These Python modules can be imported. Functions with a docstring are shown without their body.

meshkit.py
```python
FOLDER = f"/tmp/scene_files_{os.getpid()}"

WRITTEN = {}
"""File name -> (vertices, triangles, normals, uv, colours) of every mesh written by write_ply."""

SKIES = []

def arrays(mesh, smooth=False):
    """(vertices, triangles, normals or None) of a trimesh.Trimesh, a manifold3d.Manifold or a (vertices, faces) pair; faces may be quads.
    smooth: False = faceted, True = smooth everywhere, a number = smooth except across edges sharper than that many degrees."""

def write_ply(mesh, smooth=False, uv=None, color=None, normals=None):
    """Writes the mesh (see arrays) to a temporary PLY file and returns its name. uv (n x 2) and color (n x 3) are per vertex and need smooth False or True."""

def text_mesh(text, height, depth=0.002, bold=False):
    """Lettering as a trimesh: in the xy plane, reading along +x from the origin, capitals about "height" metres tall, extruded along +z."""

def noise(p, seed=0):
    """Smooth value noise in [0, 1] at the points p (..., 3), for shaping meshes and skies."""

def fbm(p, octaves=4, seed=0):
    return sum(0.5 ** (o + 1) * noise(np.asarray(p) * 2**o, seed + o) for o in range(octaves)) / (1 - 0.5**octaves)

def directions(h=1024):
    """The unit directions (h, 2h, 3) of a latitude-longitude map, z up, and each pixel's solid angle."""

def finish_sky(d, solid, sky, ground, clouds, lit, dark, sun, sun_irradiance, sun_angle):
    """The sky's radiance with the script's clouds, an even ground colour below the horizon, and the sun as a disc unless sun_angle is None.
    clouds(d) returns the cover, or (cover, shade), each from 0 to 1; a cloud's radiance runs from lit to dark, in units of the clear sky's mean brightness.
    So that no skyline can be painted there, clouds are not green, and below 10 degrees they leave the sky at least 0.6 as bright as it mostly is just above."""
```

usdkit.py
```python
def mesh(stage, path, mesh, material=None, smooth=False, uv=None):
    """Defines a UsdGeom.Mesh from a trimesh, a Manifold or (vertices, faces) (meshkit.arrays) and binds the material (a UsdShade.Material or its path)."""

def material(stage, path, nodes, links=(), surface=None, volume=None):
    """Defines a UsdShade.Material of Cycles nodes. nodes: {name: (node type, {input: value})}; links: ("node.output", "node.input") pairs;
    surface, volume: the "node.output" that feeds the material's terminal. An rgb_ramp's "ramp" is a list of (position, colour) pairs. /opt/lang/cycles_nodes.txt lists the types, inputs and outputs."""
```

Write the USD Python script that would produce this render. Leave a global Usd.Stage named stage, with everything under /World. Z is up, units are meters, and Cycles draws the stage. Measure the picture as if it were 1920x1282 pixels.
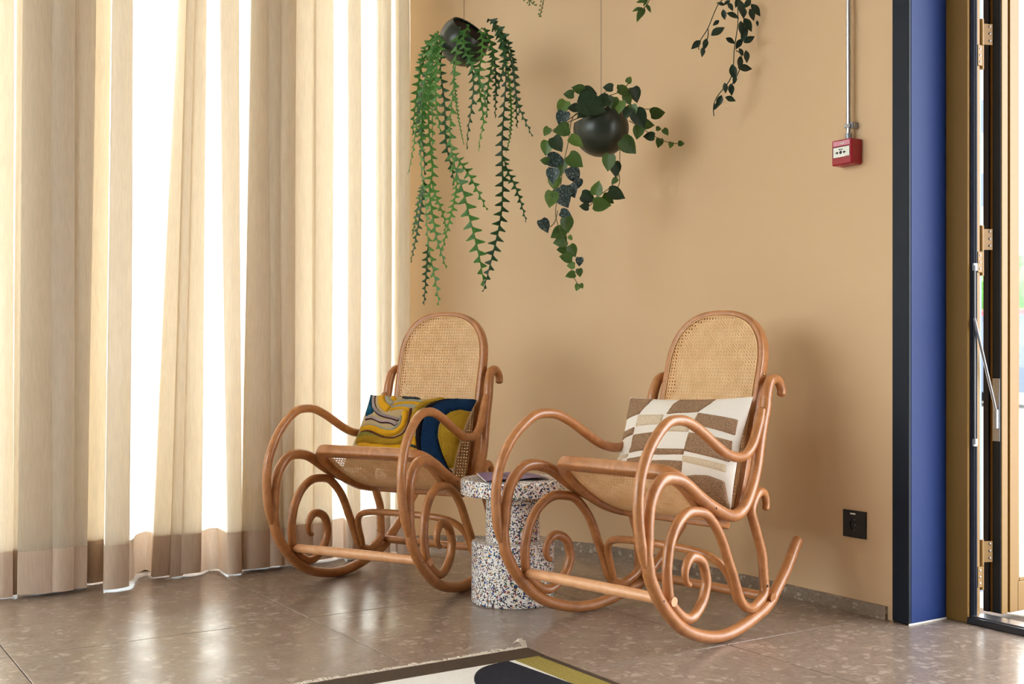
import math, random
import numpy as np, trimesh, usdkit, meshkit
from pxr import Usd, UsdGeom, UsdLux, UsdShade, Gf, Sdf
from scipy.interpolate import CubicSpline
from scipy.spatial import Delaunay
from shapely.geometry import Polygon, LineString, Point
from shapely import contains_xy
random.seed(7); RNG = np.random.default_rng(7)
stage = Usd.Stage.CreateInMemory()
UsdGeom.Xform.Define(stage, '/World'); UsdGeom.Scope.Define(stage, '/World/Looks')

# ------------------------------------------------------------------ camera, sky, sun, exposure
EXPOSURE = -0.45
CAM_H, HOR, FPX = 0.85, 659.0, 2202.0            # eye height (m), horizon row and focal length in pixels of the 1920 px frame
YAW = math.radians(57.2); SA, CA = math.sin(YAW), math.cos(YAW)   # heading relative to the room axes
cam = UsdGeom.Camera.Define(stage, '/World/Camera')
cam.AddTransformOp().Set(Gf.Matrix4d(SA, -CA, 0, 0, 0, 0, 1, 0, -CA, -SA, 0, 0, 0, 0, CAM_H, 1))
cam.CreateHorizontalApertureAttr(36.0); cam.CreateVerticalApertureAttr(36.0 * 1282 / 1920)
cam.CreateFocalLengthAttr(FPX / 1920 * 36.0)
cam.CreateVerticalApertureOffsetAttr((HOR - 641.0) / 1920 * 36.0)
cam.CreateFStopAttr(4.0); cam.CreateFocusDistanceAttr(3.75)
cam.CreateExposureAttr(EXPOSURE)
sky = UsdLux.DomeLight.Define(stage, '/World/Sky')
sky.CreateColorAttr(Gf.Vec3f(0.93, 0.97, 1.0)); sky.CreateIntensityAttr(4.0)
sun = UsdLux.DistantLight.Define(stage, '/World/Sun')
sun.CreateAngleAttr(0.6); sun.CreateColorAttr(Gf.Vec3f(1.0, 0.9, 0.74)); sun.CreateIntensityAttr(3.0)
_sd = np.array([0.42, -0.80, -0.95]); _sd /= np.linalg.norm(_sd)   # direction the sunlight travels
_z = -_sd; _x = np.cross([0, 0, 1], _z); _x /= np.linalg.norm(_x); _y = np.cross(_z, _x)
sun.AddTransformOp().Set(Gf.Matrix4d(*_x, 0, *_y, 0, *_z, 0, 0, 0, 0, 1))

# ------------------------------------------------------------------ helpers
def ray(px, py):
    r, u = (px - 960) / FPX, -(py - HOR) / FPX
    return np.array([SA * r + CA, -CA * r + SA, u])
EYE = np.array([0, 0, CAM_H])
def on_z(px, py, z=0.0): d = ray(px, py); return EYE + d * (z - CAM_H) / d[2]
def on_x(px, py, x): d = ray(px, py); return EYE + d * x / d[0]
def on_y(px, py, y): d = ray(px, py); return EYE + d * y / d[1]
def at_depth(px, py, D): return EYE + ray(px, py) * D
RIGHT, FWD, UP = np.array([SA, -CA, 0]), np.array([CA, SA, 0]), np.array([0, 0, 1.0])

used = {}
def numbered(path):
    n = used.get(path, 0); used[path] = n + 1
    return path if n == 0 else f'{path}_{n:03d}'
def tag(p, label=None, cat=None, group=None, kind=None):
    p = p.GetPrim() if hasattr(p, 'GetPrim') else p
    for k, v in (('label', label), ('category', cat), ('group', group), ('kind', kind)):
        if v: p.SetCustomDataByKey(k, v)
    return p
def obj(name, mesh, mat, parent=None, smooth=30, label=None, uv=None, kind=None):
    base = str(parent.GetPath()) if parent is not None else '/World'
    m = usdkit.mesh(stage, numbered(base + '/' + name), mesh, M[mat], smooth=smooth, uv=uv)
    if label or kind: tag(m, label, kind=kind)
    return m.GetPrim()
def thing(name, label=None, cat=None, loc=(0, 0, 0), rotz=0.0, group=None, roty=0.0, kind=None):
    x = UsdGeom.Xform.Define(stage, numbered('/World/' + name))
    x.AddTranslateOp().Set(Gf.Vec3d(*map(float, loc)))
    if rotz: x.AddRotateZOp().Set(float(rotz))
    if roty: x.AddRotateYOp().Set(float(roty))
    return tag(x, label, cat, group, kind)
def struct(name, mesh, mat, smooth=30): return tag(obj(name, mesh, mat, smooth=smooth), kind='structure')
cat_ = trimesh.util.concatenate
def box(x0, x1, y0, y1, z0, z1, bev=0.0):
    if bev <= 0:
        b = trimesh.creation.box([x1 - x0, y1 - y0, z1 - z0]); b.apply_translation([(x0 + x1) / 2, (y0 + y1) / 2, (z0 + z1) / 2]); return b
    p = []
    for sx in (0, 1):
        for sy in (0, 1):
            for sz in (0, 1):
                c = np.array([x1 if sx else x0, y1 if sy else y0, z1 if sz else z0], float)
                s = np.array([-1 if sx else 1, -1 if sy else 1, -1 if sz else 1]) * bev
                for k in range(3):
                    q = c + s; q[k] = c[k]; p.append(q)
    return trimesh.Trimesh(np.array(p)).convex_hull
def ptube(P, R, sides=14, caps=True, flat=1.0):
    """A swept round rod through the points P with radii R, ends rounded."""
    P = np.asarray(P, float); R = np.broadcast_to(np.asarray(R, float), (len(P),)).copy()
    T = np.gradient(P, axis=0); T /= np.linalg.norm(T, axis=1, keepdims=True) + 1e-12
    if caps:
        a = np.radians([75, 45, 18])
        P0 = [P[0] - T[0] * R[0] * 0.6 * math.sin(x) for x in a]; P1 = [P[-1] + T[-1] * R[-1] * 0.6 * math.sin(x) for x in a[::-1]]
        P = np.vstack([P0, P, P1]); T = np.vstack([[T[0]] * 3, T, [T[-1]] * 3])
        R = np.concatenate([[R[0] * math.cos(x) for x in a], R, [R[-1] * math.cos(x) for x in a[::-1]]])
    n = np.cross(T[0], [0.3, 1, 0.2]); n /= np.linalg.norm(n); N = [n]
    for i in range(1, len(P)):
        n = N[-1] - T[i] * (N[-1] @ T[i]); n /= np.linalg.norm(n); N.append(n)
    N = np.array(N); B = np.cross(T, N)
    a = np.arange(sides) * 2 * np.pi / sides
    V = (P[:, None] + R[:, None, None] * (np.cos(a)[None, :, None] * N[:, None] * flat + np.sin(a)[None, :, None] * B[:, None])).reshape(-1, 3)
    i, j = np.meshgrid(np.arange(len(P) - 1), np.arange(sides), indexing='ij')
    q = np.stack([i * sides + j, i * sides + (j + 1) % sides, (i + 1) * sides + (j + 1) % sides, (i + 1) * sides + j], -1).reshape(-1, 4)
    F = np.vstack([q[:, [0, 1, 2]], q[:, [0, 2, 3]]])
    V = np.vstack([V, P[0], P[-1]]); c0, c1 = len(V) - 2, len(V) - 1; k = np.arange(sides); e = (len(P) - 1) * sides
    F = np.vstack([F, np.stack([np.full(sides, c0), (k + 1) % sides, k], 1), np.stack([np.full(sides, c1), e + k, e + (k + 1) % sides], 1)])
    return trimesh.Trimesh(V, F, process=False)
def spline(P, n):
    P = np.asarray(P, float); d = np.r_[0, np.cumsum(np.linalg.norm(np.diff(P, axis=0), axis=1) ** 0.5)]
    return CubicSpline(d, P)(np.linspace(0, d[-1], n))
def arclen(P, n):
    d = np.r_[0, np.cumsum(np.linalg.norm(np.diff(P, axis=0), axis=1))]
    q = np.linspace(0, d[-1], n); return np.stack([np.interp(q, d, P[:, k]) for k in range(P.shape[1])], 1)
def lathe(prof, sides=64):
    return trimesh.creation.revolve(np.asarray(prof, float), sections=sides)
def extr(poly, h, z=0.0):
    m = trimesh.creation.extrude_polygon(poly, h, engine='earcut'); m.apply_translation([0, 0, z]); return m
def grid(V):
    """A surface from an (n, m, 3) array of points."""
    n, m = V.shape[:2]; i, j = np.meshgrid(np.arange(n - 1), np.arange(m - 1), indexing='ij')
    q = np.stack([i * m + j, (i + 1) * m + j, (i + 1) * m + j + 1, i * m + j + 1], -1).reshape(-1, 4)
    return trimesh.Trimesh(V.reshape(-1, 3), np.vstack([q[:, [0, 1, 2]], q[:, [0, 2, 3]]]), process=False)

# ------------------------------------------------------------------ materials
M = {}
def mat(name, nodes, links=(), surface='p.BSDF', **kw):
    M[name] = usdkit.material(stage, '/World/Looks/' + name, nodes, links, surface=surface, **kw)
def s2l(r, g, b):
    return tuple(((c / 255) / 12.92 if c / 255 <= 0.04045 else ((c / 255 + 0.055) / 1.055) ** 2.4) for c in (r, g, b))
def plain(name, col, rough=0.5, metal=0.0, spec=0.5, bump=0.0, bscale=200.0, **kw):
    n = {'p': ('principled_bsdf', dict(base_color=col, roughness=rough, metallic=metal, specular_ior_level=spec, **kw))}; l = []
    if bump:
        n['g'] = ('geometry', {}); n['n'] = ('noise_texture', {'scale': bscale, 'detail': 3.0}); n['b'] = ('bump', {'strength': bump, 'distance': 0.002})
        l = [('g.position', 'n.vector'), ('n.fac', 'b.height'), ('b.normal', 'p.normal')]
    mat(name, n, l)
plain('wall_paint', s2l(214, 182, 143), 0.62, spec=0.35, bump=0.12, bscale=90)
plain('white_paint', s2l(236, 230, 220), 0.7)
plain('ceiling_paint', s2l(176, 166, 154), 0.8)
plain('back_paint', s2l(128, 110, 92), 0.8)
# floor: brown stone with pale chips
def stone(name, dark, mid, pale, chip, scale, rough):
    mat(name, {'g': ('geometry', {}), 'd': ('noise_texture', {'scale': 14.0, 'detail': 3.0}),
      'mx': ('mix_vector', {'fac': 0.06}),
      'v1': ('voronoi_texture', {'scale': scale, 'randomness': 1.0}), 'v2': ('voronoi_texture', {'scale': scale * 2.7, 'randomness': 1.0}),
      's1': ('separate_color', {}), 's2': ('separate_color', {}),
      'r1': ('rgb_ramp', {'ramp': [(0.0, (0, 0, 0)), (0.70, (0, 0, 0)), (0.74, (1, 1, 1)), (1, (1, 1, 1))]}),
      'r2': ('rgb_ramp', {'ramp': [(0.0, dark), (0.5, mid), (1.0, pale)]}),
      'edge': ('voronoi_texture', {'scale': scale, 'feature': 'distance_to_edge', 'randomness': 1.0}),
      're': ('rgb_ramp', {'ramp': [(0.0, (0, 0, 0)), (0.10, (0, 0, 0)), (0.2, (1, 1, 1)), (1, (1, 1, 1))]}),
      'mm': ('mix', {'mix_type': 'multiply', 'fac': 1.0}),
      'n': ('noise_texture', {'scale': 5.0, 'detail': 5.0}), 'rn': ('rgb_ramp', {'ramp': [(0.3, mid), (0.7, dark)]}),
      'm0': ('mix', {'fac': 0.6}), 'm1': ('mix', {}), 'nr': ('map_range', {'from_min': 0.3, 'from_max': 0.7, 'to_min': rough - 0.05, 'to_max': rough + 0.07}),
      'p': ('principled_bsdf', {'specular_ior_level': 0.5})},
     [('g.position', 'd.vector'), ('g.position', 'mx.a'), ('d.color', 'mx.b'), ('mx.result', 'v1.vector'), ('mx.result', 'v2.vector'), ('mx.result', 'edge.vector'),
      ('v1.color', 's1.color'), ('v2.color', 's2.color'), ('s1.r', 'r1.fac'), ('s2.g', 'r2.fac'), ('edge.distance', 're.fac'),
      ('r1.color', 'mm.color1'), ('re.color', 'mm.color2'), ('g.position', 'n.vector'), ('n.fac', 'rn.fac'),
      ('rn.color', 'm0.color1'), ('r2.color', 'm0.color2'), ('m0.color', 'm1.color1'), ('mm.color', 'm1.fac'), ('n.fac', 'nr.value'), ('nr.result', 'p.roughness'), ('m1.color', 'p.base_color')])
    sh = UsdShade.Shader.Get(stage, f'/World/Looks/{name}/m1'); sh.CreateInput('color2', Sdf.ValueTypeNames.Float3).Set(Gf.Vec3f(*chip))
stone('floor_stone', s2l(131, 115, 103), s2l(146, 129, 116), s2l(159, 142, 128), s2l(172, 155, 141), 38.0, 0.21)
stone('floor_stone_b', s2l(128, 112, 100), s2l(143, 126, 113), s2l(156, 139, 125), s2l(169, 152, 138), 36.0, 0.23)
stone('skirting_stone', s2l(128, 112, 98), s2l(146, 130, 114), s2l(164, 148, 130), s2l(186, 172, 154), 45.0, 0.4)
plain('grout', s2l(96, 80, 66), 0.8)
def wood(name, a, b, rough):
    mat(name, {'t': ('texture_coordinate', {}), 'mp': ('mapping', {'scale': (6, 6, 6)}), 'n': ('noise_texture', {'scale': 3.0, 'detail': 4.0, 'distortion': 1.5}),
               'n2': ('noise_texture', {'scale': 60.0, 'detail': 2.0}), 'mx': ('math', {'math_type': 'multiply_add', 'value2': 0.25}), 'r': ('rgb_ramp', {'ramp': [(0.3, a), (0.75, b)]}),
               'p': ('principled_bsdf', {'roughness': rough, 'coat_weight': 0.35, 'coat_roughness': 0.22})},
        [('t.object', 'mp.vector'), ('mp.vector', 'n.vector'), ('mp.vector', 'n2.vector'), ('n2.fac', 'mx.value1'), ('n.fac', 'mx.value3'), ('mx.value', 'r.fac'), ('r.color', 'p.base_color')])
wood('bent_beech', s2l(152, 94, 49), s2l(186, 123, 72), 0.34)
wood('pale_beech', s2l(214, 150, 100), s2l(228, 170, 122), 0.36)
mat('cane', {'t': ('texture_coordinate', {}), 'n': ('noise_texture', {'scale': 25.0, 'detail': 2.0}), 'r': ('rgb_ramp', {'ramp': [(0.3, s2l(224, 178, 122)), (0.7, s2l(238, 197, 146))]}), 'p': ('principled_bsdf', {'roughness': 0.45})},
    [('t.object', 'n.vector'), ('n.fac', 'r.fac'), ('r.color', 'p.base_color')])
plain('screw_dark', s2l(50, 30, 22), 0.5)
plain('brass', s2l(190, 160, 110), 0.3, metal=0.8)
# curtain
def sheer(name, col, clear, diff, trans):
    mat(name, {'g': ('geometry', {}), 'w': ('noise_texture', {'scale': 160.0, 'detail': 2.0}), 'mp': ('mapping', {'scale': (1, 1, 0.12)}),
               'r': ('rgb_ramp', {'ramp': [(0.3, tuple(c * 0.9 for c in col)), (0.7, col)]}),
               'd': ('diffuse_bsdf', {}), 't': ('translucent_bsdf', {}), 'x': ('transparent_bsdf', {'color': (1, 1, 1)}),
               'm1': ('mix_closure', {'fac': trans}), 'm2': ('mix_closure', {'fac': clear})},
        [('g.position', 'mp.vector'), ('mp.vector', 'w.vector'), ('w.fac', 'r.fac'), ('r.color', 'd.color'), ('r.color', 't.color'), ('d.BSDF', 'm1.closure1'), ('t.BSDF', 'm1.closure2'),
         ('m1.closure', 'm2.closure1'), ('x.BSDF', 'm2.closure2')], surface='m2.closure')
sheer('sheer_fabric', (0.90, 0.81, 0.67), 0.17, 0.5, 0.48)
sheer('hem_fabric', (0.72, 0.56, 0.43), 0.0, 0.5, 0.16)
# glass
mat('pane_glass', {'f': ('layer_weight', {'blend': 0.5}), 'pw': ('math', {'math_type': 'power', 'value2': 5.0}), 'sc': ('math', {'math_type': 'multiply_add', 'value2': 0.45, 'value3': 0.016}), 'x': ('transparent_bsdf', {'color': (0.96, 0.985, 0.98)}), 'g': ('glossy_bsdf', {'roughness': 0.02, 'color': (1, 1, 1)}), 'm': ('mix_closure', {})},
    [('f.facing', 'pw.value1'), ('pw.value', 'sc.value1'), ('sc.value', 'm.fac'), ('x.BSDF', 'm.closure1'), ('g.BSDF', 'm.closure2')], surface='m.closure')
plain('blue_lacquer', s2l(20, 46, 104), 0.5, spec=0.25)
plain('dark_blue', s2l(12, 24, 38), 0.5, spec=0.25)
plain('gold_metal', s2l(134, 98, 38), 0.45, metal=0.1)
plain('gasket', s2l(16, 22, 40), 0.55, spec=0.25)
plain('pale_blue_metal', s2l(128, 150, 190), 0.5)
plain('steel', s2l(205, 205, 210), 0.25, metal=1.0)
plain('black_metal', s2l(26, 27, 32), 0.35)
plain('grey_alu', s2l(150, 152, 158), 0.4, metal=0.6)
# recycled plastic: white with shards of colour
mat('recycled_plastic', {'g': ('geometry', {}), 'd': ('noise_texture', {'scale': 90.0, 'detail': 1.0}), 'mx': ('mix_vector', {'fac': 0.014}), 'v': ('voronoi_texture', {'scale': 225.0, 'randomness': 1.0}), 's': ('separate_color', {}),
     'r': ('rgb_ramp', {'interpolate': False, 'ramp': [(0.0, s2l(244, 238, 230)), (0.40, s2l(252, 249, 246)), (0.57, s2l(40, 40, 62)), (0.66, s2l(92, 88, 98)), (0.73, s2l(150, 60, 66)), (0.78, s2l(44, 84, 160)), (0.83, s2l(58, 112, 86)), (0.87, s2l(222, 170, 70)), (0.90, s2l(60, 46, 70)), (0.95, s2l(190, 180, 176))]}),
     'p': ('principled_bsdf', {'roughness': 0.38})},
    [('g.position', 'd.vector'), ('g.position', 'mx.a'), ('d.color', 'mx.b'), ('mx.result', 'v.vector'), ('v.color', 's.color'), ('s.r', 'r.fac'), ('r.color', 'p.base_color')])
plain('violet_paper', s2l(126, 104, 146), 0.45)
plain('paper_white', s2l(236, 230, 230), 0.6)
plain('paper_print', s2l(112, 104, 112), 0.5)
plain('alarm_red', s2l(160, 26, 44), 0.35)
plain('alarm_sticker', s2l(214, 140, 160), 0.4)
plain('ink', (0.012, 0.012, 0.014), 0.5)
plain('white_plastic', s2l(236, 238, 230), 0.4)
plain('socket_black', s2l(18, 18, 22), 0.42)
plain('pot_green', s2l(36, 44, 36), 0.33)
plain('soil', s2l(46, 34, 26), 0.9)
def leafmat(name, a, b, rough=0.42, tr=0.25):
    mat(name, {'o': ('object_info', {}), 't': ('geometry', {}), 'n': ('noise_texture', {'scale': 60.0, 'detail': 3.0}), 'ad': ('math', {'math_type': 'multiply_add', 'value2': 0.5}), 'r': ('rgb_ramp', {'ramp': [(0.2, a), (0.9, b)]}),
               'p': ('principled_bsdf', {'roughness': rough}), 'tl': ('translucent_bsdf', {}), 'm': ('mix_closure', {'fac': tr})},
        [('t.position', 'n.vector'), ('o.random', 'ad.value1'), ('n.fac', 'ad.value3'), ('ad.value', 'r.fac'), ('r.color', 'p.base_color'), ('r.color', 'tl.color'), ('p.BSDF', 'm.closure1'), ('tl.BSDF', 'm.closure2')], surface='m.closure')
leafmat('fern_green', s2l(34, 84, 30), s2l(86, 144, 62))
leafmat('fern_dark', s2l(20, 52, 28), s2l(46, 90, 46))
leafmat('leaf_green', s2l(36, 62, 22), s2l(70, 98, 40))
leafmat('leaf_light', s2l(58, 92, 34), s2l(98, 128, 58))
leafmat('leaf_dark', s2l(22, 38, 24), s2l(42, 62, 38))
mat('leaf_silver', {'t': ('geometry', {}), 'n': ('noise_texture', {'scale': 160.0, 'detail': 3.0}), 'r': ('rgb_ramp', {'ramp': [(0.40, s2l(30, 44, 46)), (0.56, s2l(52, 72, 68)), (0.68, s2l(118, 136, 128))]}), 'p': ('principled_bsdf', {'roughness': 0.5})},
    [('t.position', 'n.vector'), ('n.fac', 'r.fac'), ('r.color', 'p.base_color')])
leafmat('vine_dark', s2l(22, 36, 32), s2l(44, 64, 50), 0.35)
plain('stem_brown', s2l(92, 92, 50), 0.6)
plain('wire', s2l(120, 110, 100), 0.4, metal=0.5)
def cloth(name, col, scale=420.0, strength=0.5, dark=0.75):
    mat(name, {'t': ('texture_coordinate', {}), 'n': ('noise_texture', {'scale': scale, 'detail': 2.0}), 'r': ('rgb_ramp', {'ramp': [(0.25, tuple(c * dark for c in col)), (0.75, col)]}),
               'b': ('bump', {'strength': strength, 'distance': 0.004}), 'p': ('principled_bsdf', {'roughness': 0.9, 'sheen_weight': 0.0, 'specular_ior_level': 0.15})},
        [('t.object', 'n.vector'), ('n.fac', 'r.fac'), ('r.color', 'p.base_color'), ('n.fac', 'b.height'), ('b.normal', 'p.normal')])
cloth('cotton_white', s2l(240, 232, 222), 500, 0.15, 0.95)
cloth('boucle_brown', s2l(192, 154, 122), 300, 1.0, 0.35)
cloth('boucle_cream', s2l(240, 220, 190), 300, 0.9, 0.7)
cloth('linen_beige', s2l(196, 172, 130), 600, 0.4, 0.85)
cloth('tuft_yellow', s2l(232, 172, 36), 500, 0.6, 0.75)
cloth('tuft_mustard', s2l(196, 154, 44), 380, 1.0, 0.55)
cloth('tuft_olive', s2l(160, 150, 70), 380, 1.0, 0.6)
cloth('tuft_navy', s2l(20, 54, 90), 380, 1.0, 0.45)
cloth('tuft_teal', s2l(26, 96, 130), 380, 1.0, 0.5)
cloth('tuft_black', s2l(36, 28, 34), 380, 1.0, 0.5)
cloth('yarn_grey', s2l(176, 174, 156), 380, 0.8, 0.7)
cloth('yarn_brown', s2l(104, 60, 42), 500, 0.6, 0.7)
cloth('yarn_maroon', s2l(70, 34, 46), 500, 0.6, 0.7)
cloth('yarn_white', s2l(232, 214, 208), 500, 0.5, 0.85)
cloth('yarn_slate', s2l(74, 78, 78), 380, 1.0, 0.6)
cloth('rug_brown', s2l(84, 68, 54), 260, 0.8, 0.6)
cloth('rug_cream', s2l(226, 220, 212), 260, 0.7, 0.85)
cloth('rug_black', s2l(42, 42, 50), 260, 0.9, 0.5)
cloth('rug_mustard', s2l(168, 148, 76), 220, 1.0, 0.5)
cloth('rug_fringe', s2l(222, 206, 190), 300, 0.6, 0.8)
# outdoors
plain('paving', s2l(196, 192, 186), 0.7)
plain('facade_white', s2l(232, 232, 228), 0.7)
plain('window_grey', s2l(62, 74, 88), 0.3)
plain('red_paint', s2l(150, 34, 30), 0.5)
plain('car_silver', s2l(50, 62, 82), 0.4)
plain('tyre', s2l(30, 30, 32), 0.8)
leafmat('hedge_green', s2l(40, 92, 26), s2l(84, 140, 52))

# ------------------------------------------------------------------ the setting
XW, YG, XD = 3.02, 4.62, 3.19           # plain wall, window line, door line
X0, Y0, ZC = -3.2, -3.2, 3.3
fl = thing('floor', kind='structure')
obj('screed', box(X0, XD + 0.25, Y0, YG + 0.2, -0.10, -0.006), 'grout', fl, smooth=False)
TX, TY, ox, oy = 0.888, 0.979, 0.597, 2.527
g = 0.0016
for i in range(-5, 4):
    for j in range(-7, 4):
        a, b, c, d = ox + i * TX + g, ox + (i + 1) * TX - g, oy + j * TY + g, oy + (j + 1) * TY - g
        a, b, c, d = max(a, X0), min(b, XD), max(c, Y0), min(d, YG)
        if b - a > 0.02 and d - c > 0.02:
            obj('floor_tile', box(a, b, c, d, -0.012, 0.0, 0.0012), 'floor_stone' if (i * 3 + j) % 2 else 'floor_stone_b', fl, smooth=False)
struct('ceiling', box(X0, XD + 0.1, Y0, YG + 0.1, ZC, ZC + 0.15), 'ceiling_paint', False)
struct('wall_left', cat_([box(X0 - 0.15, X0, Y0, YG + 0.1, 0, 0.95), box(X0 - 0.15, X0, Y0, YG + 0.1, 3.1, ZC), box(X0 - 0.15, X0, Y0, 1.18, 0.95, 3.1), box(X0 - 0.15, X0, 4.2, YG + 0.1, 0.95, 3.1)]), 'back_paint', False)
struct('wall_back', box(X0, XD + 0.1, Y0 - 0.15, Y0, 0, ZC), 'back_paint', False)
# plain wall bending with a 1 m radius towards the window
cx, cy, RW = XW - 1.0, 3.658, 1.0
ang = np.linspace(0, math.radians(73.5), 40)
inner = np.vstack([[[XW, 2.462]], np.stack([cx + RW * np.cos(ang), cy + RW * np.sin(ang)], 1)])
outer = np.vstack([[[XW + 0.16, 2.462]], np.stack([cx + (RW + 0.16) * np.cos(ang), cy + (RW + 0.16) * np.sin(ang)], 1)])
struct('wall_right', extr(Polygon(np.vstack([inner, outer[::-1]])), ZC), 'wall_paint')
sk = thing('baseboard_right', kind='structure')
path = [np.array([XW, 2.485]), np.array([XW, cy])] + [np.array([cx + RW * math.cos(a), cy + RW * math.sin(a)]) for a in ang[1:]]
path = arclen(np.array(path), 220); L = 2.4
cuts = np.linspace(0, 219, 10).astype(int)
for k in range(9):
    seg = path[cuts[k]:cuts[k + 1] + 1]
    t = np.gradient(seg, axis=0); t /= np.linalg.norm(t, axis=1, keepdims=True); nrm = np.stack([-t[:, 1], t[:, 0]], 1)
    seg[0] += t[0] * 0.0008; seg[-1] -= t[-1] * 0.0008
    obj('skirting_tile', extr(Polygon(np.vstack([seg + nrm * 0.0005, (seg + nrm * 0.0125)[::-1]])), 0.042), 'skirting_stone', sk)

# window wall behind the curtain
w1 = thing('window_1', kind='structure')
XE = 2.33
obj('bottom_rail', box(X0, XE, YG - 0.03, YG + 0.05, 0, 0.07, 0.004), 'black_metal', w1)
obj('top_rail', box(X0, XE, YG - 0.03, YG + 0.05, ZC - 0.08, ZC, 0.004), 'black_metal', w1)
for x in (X0 + 0.03, -1.75, -0.38, 0.99, XE - 0.03):
    obj('mullion', box(x - 0.03, x + 0.03, YG - 0.03, YG + 0.05, 0.07, ZC - 0.08, 0.004), 'black_metal', w1)
xs = [X0 + 0.06, -1.78, -1.72, -0.41, -0.35, 0.96, 1.02, XE - 0.06]
for k in range(0, 8, 2):
    obj('pane', box(xs[k], xs[k + 1], YG, YG + 0.012, 0.07, ZC - 0.08), 'pane_glass', w1, smooth=False)

# side window on the left, outside the picture
w4 = thing('window_3', kind='structure')
for y in (1.21, 2.69, 4.17):
    obj('mullion', box(X0 - 0.11, X0 - 0.04, y - 0.03, y + 0.03, 0.95, 3.1, 0.003), 'black_metal', w4)
for y in (1.24, 2.72):
    obj('pane', box(X0 - 0.08, X0 - 0.07, y, y + 1.42, 0.95, 3.1), 'pane_glass', w4, smooth=False)

# blue reveal beside the door
tr = thing('trim_1', kind='structure')
obj('edge_board', box(XW - 0.012, XW + 0.0, 2.396, 2.459, 0.004, ZC, 0.0015), 'dark_blue', tr)
obj('reveal_board', box(XW + 0.0003, XD, 2.396, 2.4075, 0.004, ZC, 0.0008), 'blue_lacquer', tr)
obj('core', box(XW + 0.021, XD, 2.408, 2.459, 0.004, ZC), 'dark_blue', tr)
obj('sealant', box(XW - 0.013, XD, 2.3925, 2.3965, 0.0002, 0.005), 'white_paint', tr)

# the open door: frame, leaf swung outwards, hinges, closer arm
dr = thing('door_1', kind='structure')
YJ = 2.317
obj('jamb', box(XD + 0.0005, XD + 0.052, YJ + 0.001, 2.47, 0, ZC, 0.0015), 'gold_metal', dr)
obj('jamb_gasket', box(XD + 0.012, XD + 0.036, YJ - 0.006, YJ + 0.001, 0.02, ZC), 'gasket', dr, smooth=False)
for q in (0.017, 0.025, 0.031):
    obj('gasket_lip', box(XD + q, XD + q + 0.003, YJ - 0.010, YJ - 0.006, 0.02, ZC), 'gasket', dr, smooth=False)
obj('jamb_stop', box(XD + 0.037, XD + 0.055, YJ - 0.004, YJ + 0.0005, 0.02, ZC), 'gold_metal', dr, smooth=False)
obj('threshold', box(XD - 0.005, XD + 0.09, 0.276, YJ, 0.0, 0.020, 0.002), 'black_metal', dr)
obj('threshold_plate', box(XD + 0.012, XD + 0.07, 0.28, YJ - 0.004, 0.0205, 0.0235, 0.001), 'steel', dr)
lf0, lf1, XL = 2.287, 2.350, 3.32
def leafbox(name, x0, x1, y0, y1, z0, z1, m, bev=0.0015): return obj(name, box(x0, x1, y0, y1, z0, z1, bev), m, dr)
ZL = 2.62
leafbox('leaf_stile', XL, XL + 0.032, lf0, lf1 - 0.002, 0.018, ZL, 'gold_metal')
leafbox('leaf_stile', XL + 0.034, XL + 0.040, lf0 + 0.006, lf1 - 0.006, 0.018, ZL, 'gold_metal')
leafbox('leaf_stile', XL + 0.042, XL + 0.085, lf0, lf1, 0.018, ZL, 'gold_metal')
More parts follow.
